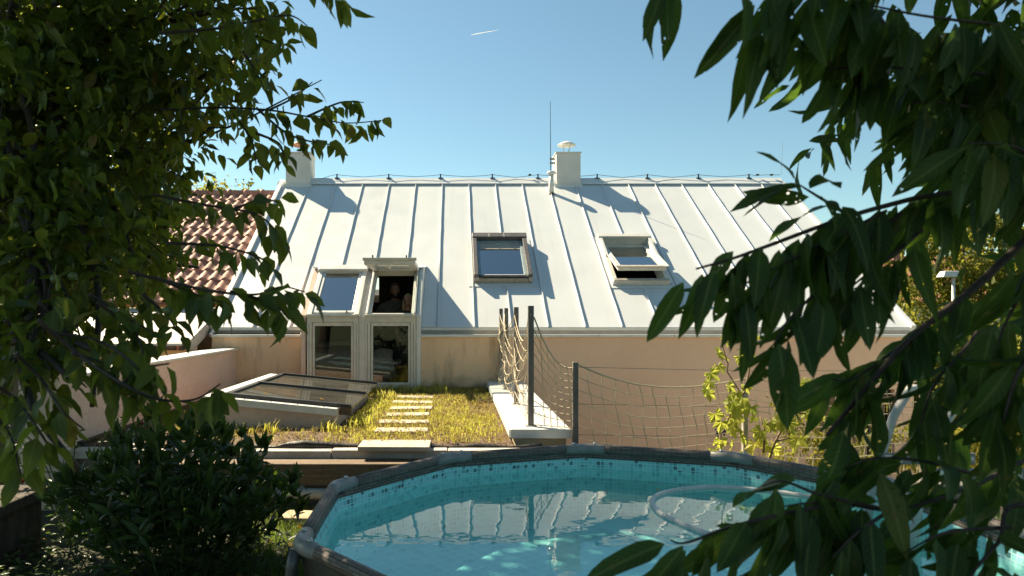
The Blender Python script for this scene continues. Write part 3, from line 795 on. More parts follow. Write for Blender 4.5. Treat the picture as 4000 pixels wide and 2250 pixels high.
DB = math.atan(0.748)
DF = Fr((0, 10.40, 1.61), (1, 0, 0), (0, math.cos(DB), math.sin(DB)), (0, -math.sin(DB), math.cos(DB)))
def dormer():
    for xa, xb, op in ((-2.248, -1.464, False), (-1.359, -0.593, True)):
        # upright glazing
        m = MB()
        for b in ((xa, xa + 0.075, 0.47, 1.60), (xb - 0.075, xb, 0.47, 1.60), (xa + 0.075, xb - 0.075, 1.52, 1.60), (xa + 0.075, xb - 0.075, 0.47, 0.56)): m.box(b[0], b[1], 10.385, 10.46, b[2], b[3])
        o = m.build('upright_window', 'frame_beige', H, bevel=0.004)
        m = MB()
        for b in ((xa + 0.078, xa + 0.115, 0.562, 1.518), (xb - 0.115, xb - 0.078, 0.562, 1.518), (xa + 0.115, xb - 0.115, 1.46, 1.518), (xa + 0.115, xb - 0.115, 0.562, 0.60)): m.box(b[0], b[1], 10.40, 10.45, b[2], b[3])
        sh = m.build('sash', 'frame_beige', o, bevel=0.004)
        B('pane', 'pane_clear', sh, xa + 0.115, xb - 0.115, 10.418, 10.426, 0.60, 1.46)
        for e in (xa + 0.0755, xb - 0.078): B('gasket_strip', 'gasket', o, e, e + 0.0025, 10.39, 10.45, 0.562, 1.518)
        for e in (xa + 0.03, xb - 0.036): B('frame_groove', 'gasket', o, e, e + 0.005, 10.383, 10.386, 0.48, 1.50)
        B('head_cover', 'frame_beige', o, xa - 0.015, xb + 0.015, 10.36, 10.475, 1.601, 1.635, bevel=0.006)
        B('ledge_strip', 'white_metal', o, xa + 0.08, xb - 0.10, 10.37, 10.46, 1.636, 1.644)
        # sloping sash frame above
        m = ring(MB(), DF, xa, xb, 0.03, 1.31, 0.07, -0.10, 0.0, 0.05, 0.06)
        f = m.build('sloping_window', 'frame_white', H, bevel=0.005)
        f['label'] = 'open sloping window above upright glazing' if op else 'closed sloping window above upright glazing'
        if not op:
            s2 = ring(MB(), DF, xa + 0.072, xb - 0.072, 0.085, 1.24, 0.045, -0.06, 0.012).build('sash', 'white_metal', f, bevel=0.004)
            MB().box(xa + 0.117, xb - 0.117, 0.13, 1.195, -0.02, -0.012, DF).build('pane', 'pane_blue', s2)
            MB().box(xa - 0.02, xb + 0.02, 1.19, 1.335, 0.014, 0.075, DF).build('top_cover', 'white_metal', f, bevel=0.012)
            for e in (xa + 0.19, xb - 0.20): MB().box(e, e + 0.02, 0.06, 0.10, 0.012, 0.035, DF).build('hook', 'black_metal', f)
            for e in (xa - 0.004, xb - 0.066): MB().box(e, e + 0.07, 0.02, 1.188, 0.001, 0.025, DF).build('side_cover', 'white_metal', f, bevel=0.004)
        else:
            hp = DF.p(0, 1.27, 0.03)
            e_ = V((0, hp.y - 1.16, hp.z + 0.05)) ; d = (V((0, 10.27, 2.425)) - V((0, hp.y, hp.z))).normalized()
            n_ = V((1, 0, 0)).cross(d); n_ = n_ if n_.z > 0 else -n_
            SF = Fr((0, hp.y, hp.z), (1, 0, 0), d, n_)
            s2 = ring(MB(), SF, xa + 0.0, xb - 0.0, 0.0, 1.17, 0.085, -0.04, 0.02).build('sash', 'frame_white', f, bevel=0.005)
            MB().box(xa + 0.085, xb - 0.085, 0.085, 1.085, -0.006, 0.004, SF).build('pane', 'pane_clear', s2)
            MB().box(xa - 0.02, xb + 0.02, 1.10, 1.20, 0.021, 0.06, SF).build('end_cover', 'frame_beige', s2, bevel=0.006)
            for e in (xa + 0.12, xb - 0.14): MB().box(e, e + 0.02, 1.15, 1.18, 0.061, 0.10, SF).build('hook', 'black_metal', s2)
            MB().box(xa + 0.345, xa + 0.375, 0.9, 1.10, -0.09, -0.041, SF).build('handle', 'frame_white', s2, bevel=0.006)
            MB().box(xa + 0.14, xb - 0.14, 0.60, 0.63, -0.032, -0.008, SF).build('ventilation_bar', 'frame_white', s2)
            for e in (xa + 0.005, xb - 0.035): MB().box(e, e + 0.03, 0.04, 1.20, 0.001, 0.035, DF).build('side_rail', 'frame_white', f, bevel=0.004)
            MB().tube([DF.p(xb - 0.02, 0.75, 0.03), SF.p(xb - 0.02, 0.55, -0.03)], 0.006, 6).build('gas_strut', 'dark_wire', f)
    B('mullion_panel', 'frame_white', H, -1.463, -1.360, 10.41, 10.47, 0.47, 1.60, bevel=0.004)
    MB().box(-1.463, -1.360, 0.0, 1.32, -0.09, -0.035, DF).build('mullion_panel', 'frame_white', H)
    for x0, x1, mt in ((-2.345, -2.268, 'plaster_pink'), (-0.585, -0.525, 'white_metal')):
        ch = MB().prism([(x0, 10.42, 0.47), (x0, 10.90, 0.47), (x0, 10.90, zr(10.90) - 0.03), (x0, 12.2, zr(12.2) - 0.03), (x0, 12.2, zr(12.2) + 0.02), (x0, 11.44, 2.40), (x0, 10.42, 1.625)], (x1 - x0, 0, 0))
        ch.build('dormer_cheek', mt if x0 < -1 else 'white_metal', H)
    m = MB()
    pr = random.Random(3); z = 0.5
    while z < 1.56:
        dz = pr.uniform(0.03, 0.09); m.box(-2.268, -2.262 + pr.uniform(0.0, 0.012), 10.40, 10.47, z, z + dz); z += dz
    m.build('sealant_strip', 'gasket', H)
    MB().prism([(-2.36, 11.40, 2.405), (-2.36, 12.22, zr(12.22) + 0.012), (-2.36, 12.22, zr(12.22) + 0.03), (-2.36, 11.40, 2.425)], (1.86, 0, 0)).build('dormer_flashing', 'roof_metal', H)
    for a, b in ((-2.55, -2.345), (-0.52, -0.29)):
        MB().box(a, b, 0.0, 1.80, 0.004, 0.010, RF).build('side_flashing', 'roof_metal', H)
dormer()

# ------------------------------------------------------------------ inside the room
def bedroom():
    bd = thing('bed', 'bed with pale dotted duvet behind the upright window panes', 'bed', (-1.75, 11.75, 0.36))
    B('bed_frame', 'bed_frame', bd, -2.6, -0.98, 10.95, 12.75, 0.361, 0.62, bevel=0.02)
    m = MB()
    nx, ny = 14, 16
    for j in range(ny + 1):
        for i in range(nx + 1):
            u, v = i / nx, j / ny
            x = -2.66 + 1.74 * u; y = 10.90 + 1.5 * v
            e = min(u, 1 - u, v * 1.2) 
            z = 1.00 + 0.05 * math.sin(u * 7 + v * 3) * math.sin(v * 6) + 0.04 * math.sin(v * 13 + u * 4) - 0.36 * max(0, 1 - e / 0.10) ** 2
            m.v.append(V((x, y, z)))
    for j in range(ny):
        for i in range(nx):
            a = j * (nx + 1) + i; m.f.append((a, a + 1, a + nx + 2, a + nx + 1))
    m.build('duvet', 'duvet', bd, smooth=True, solid=0.05)
    B('mattress', 'pillow_fabric', bd, -2.6, -0.98, 10.95, 12.7, 0.625, 0.90, bevel=0.05)
    for x in (-2.2, -1.4):
        m = MB()
        n1, n2 = 10, 8
        for s in (1, -1):
            for j in range(n2 + 1):
                for i in range(n1 + 1):
                    u, v = i / n1 * 2 - 1, j / n2 * 2 - 1
                    h = 0.09 * max(0, (1 - u ** 4) * (1 - v ** 4)) ** 0.5
                    m.v.append(V((x + u * 0.33, 12.52 + v * 0.2, 1.05 + s * h)))
        for s in range(2):
            for j in range(n2):
                for i in range(n1):
                    a = s * (n1 + 1) * (n2 + 1) + j * (n1 + 1) + i
                    m.f.append((a, a + 1, a + n1 + 2, a + n1 + 1))
        m.build('pillow', 'pillow_fabric', bd, smooth=True)
bedroom()
def skin_obj(name, mat, parent, joints, bones, sub=2, extra=None):
    names = list(joints)
    me = bpy.data.meshes.new(name)
    me.from_pydata([joints[k][0] for k in names], [(names.index(a), names.index(b)) for a, b in bones], [])
    o = link(name, me, parent)
    md = o.modifiers.new('skin', 'SKIN'); md.use_smooth_shade = True
    o.modifiers.new('sub', 'SUBSURF').levels = sub
    o.modifiers['sub'].render_levels = sub
    sv = me.skin_vertices[0].data
    for i, k in enumerate(names):
        r = joints[k][1]; r = r if isinstance(r, tuple) else (r, r)
        sv[i].radius = r; sv[i].use_root = (i == 0)
    me.materials.append(MAT[mat])
    return o
def ellipsoid(m, c, r, n=14, k=10, f=None):
    i0 = len(m.v); c = V(c)
    for a in range(k + 1):
        th = math.pi * a / k
        for b in range(n):
            ph = 2 * math.pi * b / n
            d = V((math.sin(th) * math.cos(ph), math.sin(th) * math.sin(ph), math.cos(th)))
            p = V((d.x * r[0], d.y * r[1], d.z * r[2]))
            if f: p = f(d, p)
            m.v.append(c + p)
    for a in range(k):
        for b in range(n):
            x, y = i0 + a * n + b, i0 + a * n + (b + 1) % n
            m.f.append((x, x + n, y + n, y))
def head(parent, c, turn, s=1.0, hair='dark_hair', long=False, beard=False):
    """a head with face, ears and hair; it faces -Y and is turned about Z"""
    def shape(d, p):
        q = V(p)
        if d.z < 0: q.x *= 1 - 0.25 * d.z * d.z; q.y *= 1 - 0.12 * d.z * d.z
        if d.y < -0.8 and abs(d.z + 0.12) < 0.25: q.y *= 1.0
        return q
    m = MB()
    ellipsoid(m, (0, 0, 0), (0.076 * s, 0.096 * s, 0.118 * s), 18, 14, shape)
    ellipsoid(m, (0, -0.098 * s, -0.012 * s), (0.014 * s, 0.020 * s, 0.026 * s), 8, 6)
    for e in (-1, 1):
        ellipsoid(m, (e * 0.077 * s, 0.012, -0.005), (0.010, 0.02, 0.032), 8, 6)
    ellipsoid(m, (0, -0.088 * s, -0.058 * s), (0.026 * s, 0.010, 0.009), 8, 6)
    rot = Matrix.Translation(V(c)) @ Matrix.Rotation(turn, 4, 'Z')
    m.v = [rot @ p for p in m.v]
    h = m.build('head', 'skin', parent, smooth=True)
    e_ = MB()
    for x in (-0.03, 0.03): ellipsoid(e_, (x * s, -0.086 * s, 0.012 * s), (0.011, 0.008, 0.007), 8, 6)
    e_.v = [rot @ p for p in e_.v]; e_.build('eyes', 'dark_hair', h, smooth=True)
    hm = MB()
    ellipsoid(hm, (0, 0.014, 0.020), (0.083 * s, 0.098 * s, 0.112 * s), 18, 12, lambda d, p: p if not (d.y < -0.25 and d.z < 0.45) else V((p.x * 0.8, p.y * 0.55, p.z)))
    if long:
        ellipsoid(hm, (0, 0.05, -0.12), (0.085, 0.06, 0.19), 14, 10)
        for e in (-1, 1): ellipsoid(hm, (e * 0.068, -0.01, -0.11), (0.026, 0.04, 0.15), 10, 8)
    if beard:
        ellipsoid(hm, (0, -0.055, -0.088), (0.058, 0.048, 0.050), 12, 8)
    hm.v = [rot @ p for p in hm.v]; hm.build('hair', hair, h, smooth=True)
def hand(m, w, d, side):
    """palm and five bent fingers added to a mesh; w wrist, d direction of the hand"""
    d = V(d).normalized(); a = d.cross(V((0, 1, 0))).normalized()
    m.tube([w, w + d * 0.05, w + d * 0.09], [0.024, 0.036, 0.032], 8)
    for k, (o_, l) in enumerate(((-0.027, 0.065), (-0.009, 0.078), (0.009, 0.074), (0.026, 0.058))):
        b = w + d * 0.085 + a * o_
        m.tube([b, b + d * l * 0.5, b + d * l * 0.85 + V((0, 0.018, 0))], [0.0095, 0.009, 0.007], 6)
    b = w + d * 0.03 - a * 0.03 * side
    m.tube([b, b + d * 0.03 - a * 0.025 * side, b + d * 0.06 - a * 0.03 * side], [0.012, 0.011, 0.008], 6)
def persons():
    fz = 0.36
    # man, one hand on his hip, one knee on the bed
    x, y = -1.02, 11.72
    p = thing('person', 'bearded person in a grey t-shirt with hand on hip behind the open window', 'person', (x, y, fz), 'people looking out of the open window')
    J = {'pelvis': ((x, y, fz + 0.92), (0.15, 0.11)), 'waist': ((x, y, fz + 1.10), (0.15, 0.11)), 'chest': ((x, y, fz + 1.30), (0.17, 0.12)),
         'collar': ((x, y, fz + 1.45), (0.11, 0.09)), 'neck': ((x, y, fz + 1.53), 0.058), 'skull': ((x, y - 0.01, fz + 1.62), 0.055),
         'sl': ((x - 0.20, y, fz + 1.41), 0.068), 'el': ((x - 0.40, y + 0.04, fz + 1.16), 0.046), 'wl': ((x - 0.22, y - 0.08, fz + 1.00), 0.033),
         'sr': ((x + 0.20, y, fz + 1.41), 0.068), 'er': ((x + 0.27, y + 0.03, fz + 1.12), 0.046), 'wr': ((x + 0.27, y - 0.06, fz + 0.88), 0.033),
         'hl': ((x - 0.10, y, fz + 0.86), 0.10), 'kl': ((x - 0.12, y - 0.02, fz + 0.47), 0.066), 'al': ((x - 0.12, y + 0.02, fz + 0.09), 0.045), 'tl': ((x - 0.13, y - 0.14, fz + 0.045), 0.035),
         'hr': ((x + 0.10, y, fz + 0.86), 0.10), 'kr': ((x + 0.12, y - 0.02, fz + 0.47), 0.066), 'ar': ((x + 0.12, y + 0.02, fz + 0.09), 0.045), 'tr': ((x + 0.13, y - 0.14, fz + 0.045), 0.035)}
    BN = [('pelvis', 'waist'), ('waist', 'chest'), ('chest', 'collar'), ('collar', 'neck'), ('neck', 'skull'), ('collar', 'sl'), ('sl', 'el'), ('el', 'wl'), ('collar', 'sr'), ('sr', 'er'), ('er', 'wr'),
          ('pelvis', 'hl'), ('hl', 'kl'), ('kl', 'al'), ('al', 'tl'), ('pelvis', 'hr'), ('hr', 'kr'), ('kr', 'ar'), ('ar', 'tr')]
    TOR = ('pelvis', 'waist', 'chest', 'collar', 'sl', 'sr', 'hl', 'hr', 'kl', 'kr')
    def slim(J): return {k: (p_, tuple(q * 0.72 for q in (r_ if isinstance(r_, tuple) else (r_, r_)))) if k in TOR else (p_, r_) for k, (p_, r_) in J.items()}
    def grow(ks, add): return {k: (J[k][0], tuple(q + add for q in (J[k][1] if isinstance(J[k][1], tuple) else (J[k][1],) * 2))) for k in ks}
    skin_obj('body', 'skin', p, slim(J), BN)
    T = grow(['pelvis', 'waist', 'chest', 'collar', 'sl', 'sr'], 0.022); T['nk'] = (J['neck'][0], (0.07, 0.07))
    T['ml'] = (tuple(V(J['sl'][0]).lerp(V(J['el'][0]), 0.62)), (0.075, 0.075)); T['mr'] = (tuple(V(J['sr'][0]).lerp(V(J['er'][0]), 0.62)), (0.075, 0.075))
    skin_obj('shirt', 'grey_shirt', p, T, [('pelvis', 'waist'), ('waist', 'chest'), ('chest', 'collar'), ('collar', 'nk'), ('collar', 'sl'), ('sl', 'ml'), ('collar', 'sr'), ('sr', 'mr')])
    skin_obj('trousers', 'dark_cloth', p, grow(['pelvis', 'hl', 'kl', 'al', 'hr', 'kr', 'ar'], 0.020), [('pelvis', 'hl'), ('hl', 'kl'), ('kl', 'al'), ('pelvis', 'hr'), ('hr', 'kr'), ('kr', 'ar')])
    m = MB(); hand(m, V(J['wl'][0]), (0.55, 0.1, -0.6), 1); hand(m, V(J['wr'][0]), (0, -0.2, -1), -1); m.build('hands', 'skin', p, smooth=True)
    head(p, (x, y - 0.02, fz + 1.685), R(8), 1.02, beard=True)
    # woman with long hair
    x, y = -0.77, 11.28
    p = thing('person', 'person with long fair hair and dark speckled skirt behind the open window', 'person', (x, y, fz), 'people looking out of the open window')
    k_ = 0.90
    J = {'pelvis': ((x, y, fz + 0.84), (0.14, 0.10)), 'waist': ((x, y, fz + 1.0), (0.115, 0.09)), 'chest': ((x, y, fz + 1.17), (0.135, 0.10)),
         'collar': ((x, y, fz + 1.30), (0.09, 0.075)), 'neck': ((x, y, fz + 1.37), 0.046), 'skull': ((x, y - 0.01, fz + 1.45), 0.045),
         'sl': ((x - 0.165, y, fz + 1.27), 0.05), 'el': ((x - 0.20, y + 0.02, fz + 1.00), 0.037), 'wl': ((x - 0.12, y - 0.14, fz + 0.86), 0.027),
         'sr': ((x + 0.165, y, fz + 1.27), 0.05), 'er': ((x + 0.21, y + 0.02, fz + 1.00), 0.037), 'wr': ((x + 0.20, y - 0.08, fz + 0.80), 0.027),
         'hl': ((x - 0.09, y, fz + 0.78), 0.09), 'kl': ((x - 0.09, y - 0.01, fz + 0.43), 0.058), 'al': ((x - 0.09, y + 0.02, fz + 0.08), 0.038), 'tl': ((x - 0.10, y - 0.12, fz + 0.04), 0.03),
         'hr': ((x + 0.09, y, fz + 0.78), 0.09), 'kr': ((x + 0.09, y - 0.01, fz + 0.43), 0.058), 'ar': ((x + 0.09, y + 0.02, fz + 0.08), 0.038), 'tr': ((x + 0.10, y - 0.12, fz + 0.04), 0.03)}
    skin_obj('body', 'skin', p, slim(J), BN)
    T = grow(['pelvis', 'waist', 'chest', 'collar', 'sl', 'sr'], 0.018); T['nk'] = (J['neck'][0], (0.06, 0.06))
    T['ml'] = (tuple(V(J['sl'][0]).lerp(V(J['el'][0]), 0.6)), (0.055, 0.055)); T['mr'] = (tuple(V(J['sr'][0]).lerp(V(J['er'][0]), 0.6)), (0.055, 0.055))
    skin_obj('top', 'dark_cloth', p, T, [('pelvis', 'waist'), ('waist', 'chest'), ('chest', 'collar'), ('collar', 'nk'), ('collar', 'sl'), ('sl', 'ml'), ('collar', 'sr'), ('sr', 'mr')])
    MB().lathe((x, y, fz + 0.30), [(0.30, 0), (0.27, 0.25), (0.22, 0.48), (0.165, 0.66), (0.15, 0.72)], 22).build('skirt', 'speckled_cloth', p, smooth=True)
    m = MB(); hand(m, V(J['wl'][0]), (0.4, -0.3, -0.6), 1); hand(m, V(J['wr'][0]), (0, -0.2, -1), -1); m.build('hands', 'skin', p, smooth=True)
    head(p, (x, y - 0.02, fz + 1.50), R(-12), 0.92, hair='blond_hair', long=True)
persons()

# ------------------------------------------------------------------ planted flat roof in front of the house
ZG = 0.49
def planted_roof():
    m = MB().box(-3.39, 0.53, 6.14, 10.62, -1.69, 0.43)
    tag(m.build('terrace_block', 'concrete'), kind='structure')
    m = MB(); nx, ny = 70, 80
    for j in range(ny + 1):
        for i in range(nx + 1):
            x = -3.395 + 3.925 * i / nx; y = 6.10 + 4.525 * j / ny
            h = 0.018 * math.sin(x * 5.1 + y * 2.3) * math.sin(y * 4.1) + random.uniform(-0.008, 0.008)
            if j == 0: h -= 0.03
            m.v.append(V((x, y, ZG - 0.015 + h)))
    for j in range(ny):
        for i in range(nx):
            a = j * (nx + 1) + i; m.f.append((a, a + 1, a + nx + 2, a + nx + 1))
    tag(m.build('planted_roof_soil', 'substrate', smooth=True), kind='structure')
    for i, y in enumerate((9.42, 8.88, 8.34, 7.80, 7.28, 6.76)):
        o = B('stepping_slab', 'slab_stone', None, -0.80 + random.uniform(-0.02, 0.02), -0.27 + random.uniform(-0.02, 0.02), y - 0.12, y + 0.11, ZG - 0.04, ZG + 0.018, bevel=0.012)
        o.rotation_euler = (R(random.uniform(-1, 1)), R(random.uniform(-1, 1)), R(random.uniform(-2.5, 2.5)))
        w_ = ('first', 'second', 'third', 'fourth', 'fifth', 'sixth')[i]
        tag(o, f'{w_} stepping slab from the glazed door in the weedy planted roof', 'slab', 'stepping slabs across the planted roof')
    xs = [-3.38, -2.09, -1.078, -0.06, 0.96]
    for a, b in zip(xs[:-1], xs[1:]):
        o = B('kerb_stone', 'concrete', None, a + 0.004, b - 0.004, 5.95, 6.125, 0.385, 0.46 + random.uniform(-0.004, 0.004), bevel=0.008)
        lb = {-3.38: 'concrete kerb block touching the pink pillar at the planted roof edge', -2.09: 'concrete kerb block behind the dark leafy shrub', -1.078: 'concrete kerb block under the loose beige slab', -0.06: 'concrete kerb block ending below the parapet coping'}[a]
        tag(o, lb, 'kerb', 'kerb blocks in front of the planted roof')
    o = B('paving_slab', 'slab_stone', None, -0.835, -0.215, 5.87, 6.20, 0.468, 0.508, bevel=0.006)
    o.rotation_euler.z = R(-0.8)
    tag(o, 'loose thick beige slab lying across the kerb blocks', 'slab')
    o = B('timber_sleeper', 'timber', None, -2.75, 1.15, 5.735, 5.948, 0.196, 0.392, bevel=0.012)
    tag(o, 'dark weathered timber sleeper below the concrete kerb', 'sleeper')
    o = MB().tube([(-2.6 + 0.5 * k, 5.70, 0.148 + 0.004 * math.sin(k)) for k in range(8)], 0.046, 14).build('drain_pipe', 'pipe_grey', smooth=True)
    tag(o, 'grey drain pipe lying under the timber sleeper', 'pipe')
    m = MB()
    for k in range(28):
        x = -3.0 + k * 0.14
        z = 0.472 + 0.012 * math.sin(k * 1.7) + (0.03 if 10 < k < 15 else 0)
        m.v += [V((x, 6.06, 0.462)), V((x, 6.085, z + 0.014)), V((x, 6.12, z + 0.004)), V((x, 6.17, z - 0.01))]
    for k in range(27):
        for j in range(3): a = k * 4 + j; m.f.append((a, a + 4, a + 5, a + 1))
    o = m.build('foil_edge', 'black_foil', smooth=True, solid=0.004)
    tag(o, 'crumpled black root foil sticking out along the planted edge', 'foil')
    m = MB()
    for k in range(9):
        y = 6.2 + 0.09 * k
        pass
    o = MB().box(-1.36, -1.04, 5.28, 5.5, 0.0, 0.075).build('edging_stone', 'bare_block', bevel=0.02)
    o.rotation_euler.z = R(-6)
    tag(o, 'flat mossy stone on the grass beside the pool rail', 'stone')
planted_roof()

def rooflight():
    t = thing('box_rooflight', 'low plastered box rooflight with two glass panes and black bars', 'rooflight', (-1.85, 8.2, ZG))
    x0, x1, y0, y1 = -2.54, -1.20, 6.98, 9.48
    zl, zr_ = 0.785, 0.655                     # the top falls to the right
    def zt(x): return zl + (zr_ - zl) * (x - x0) / (x1 - x0)
    def wallp(a, b, c, d):
        MB().hexa([(a, c, 0.40), (b, c, 0.40), (b, d, 0.40), (a, d, 0.40)], [(a, c, zt(a)), (b, c, zt(b)), (b, d, zt(b)), (a, d, zt(a))]).build('curb_wall', 'plaster_pink', t, bevel=0.006)
    wallp(x0, x1, y0, y0 + 0.12); wallp(x0, x1, y1 - 0.12, y1); wallp(x0, x0 + 0.12, y0 + 0.121, y1 - 0.121); wallp(x1 - 0.12, x1, y0 + 0.121, y1 - 0.121)
    def cap(a, b, c, d, h0, h1, mat, name, skirt=0.0):
        MB().hexa([(a, c, zt(a) + h0), (b, c, zt(b) + h0), (b, d, zt(b) + h0), (a, d, zt(a) + h0)], [(a, c, zt(a) + h1), (b, c, zt(b) + h1), (b, d, zt(b) + h1), (a, d, zt(a) + h1)]).build(name, mat, t, bevel=0.003)
    cap(x0 - 0.03, x1 + 0.0, y0 - 0.03, y0 + 0.10, 0.002, 0.028, 'white_metal', 'coping')
    cap(x0 - 0.03, x1 + 0.0, y0 - 0.034, y0 - 0.0305, -0.045, 0.027, 'white_metal', 'coping_skirt')
    cap(x0 - 0.03, x0 + 0.14, y0 + 0.101, y1 + 0.03, 0.002, 0.028, 'white_metal', 'coping')
    cap(x0 + 0.10, x1 + 0.12, y1 - 0.09, y1 + 0.03, 0.002, 0.02, 'frame_beige', 'coping')
    ym = (y0 + 0.09 + y1 - 0.07) / 2
    for c in (y0 + 0.07, ym - 0.03, y1 - 0.10):
        cap(x0 + 0.16, x1 + 0.13, c, c + 0.06, 0.032, 0.068, 'black_metal', 'glazing_bar')
    cap(x0 + 0.145, x0 + 0.20, y0 + 0.102, y1 - 0.04, 0.029, 0.060, 'black_metal', 'glazing_bar')
    for c, d in ((y0 + 0.10, ym - 0.031), (ym + 0.031, y1 - 0.10)):
        cap(x0 + 0.19, x1 + 0.14, c, d, 0.026, 0.040, 'pane_rooflight', 'pane')
    cap(x1 + 0.005, x1 + 0.13, y0 + 0.10, y0 + 0.15, -0.05, 0.02, 'timber', 'edge_batten')
    for k in range(5):
        x = x0 + 0.12 + k * 0.27
        MB().lathe((x, y0 - 0.0, zt(x) + 0.028), [(0.010, 0), (0.008, 0.005), (0.002, 0.007)], 8).build('screw', 'steel', t)
    B('shaft_floor', 'room_white', t, x0 + 0.121, x1 - 0.121, y0 + 0.121, y1 - 0.121, 0.432, 0.44)
    tv = [leaf_mesh('loose_leaf', 1, 0.6, 0.5, 0.5, 4, 'oval', 'dry_leaf', seed=2)]
    for px, py, nm in ((1035, 1546, 'curled yellow leaf lying on the rooflight glass'), (1252, 1545, 'pale fallen leaf lying on the rooflight glass near its middle'), (1165, 1567, 'tiny yellow leaf fragment on the rooflight glass')):
        x = (px - 1776) / FPX * 7.4
        o = link('fallen_leaf', tv[0][0], None, leaf_matrix((x, 7.35 if nm[0] != 't' else 7.15, zt(x) + 0.055), (1, 0.3, 0.1), (0, 0.3, 1), 0.05 if nm[0] != 't' else 0.03))
        tag(o, nm, 'leaf', 'fallen leaves on the rooflight')
rooflight()

def parapet():
    t = thing('parapet_wall', 'low wall with wide white metal coping between planted roof and courtyard', 'wall', (0.79, 8.4, -1.69))
    B('wall', 'bare_block', t, 0.56, 1.03, 6.30, 10.62, -1.69, 0.545, bevel=0.006)
    for k, (a, b) in enumerate(((6.26, 7.75), (7.753, 9.3), (9.303, 10.62))):
        B('coping', 'white_metal', t, 0.515, 1.065, a, b, 0.546, 0.596 + 0.0015 * k, bevel=0.008)
    B('coping_edge', 'white_metal', t, 0.51, 1.07, 6.245, 6.259, 0.510, 0.594, bevel=0.005)
    B('coping_edge', 'white_metal', t, 0.50, 0.514, 6.26, 10.61, 0.520, 0.592)
parapet()

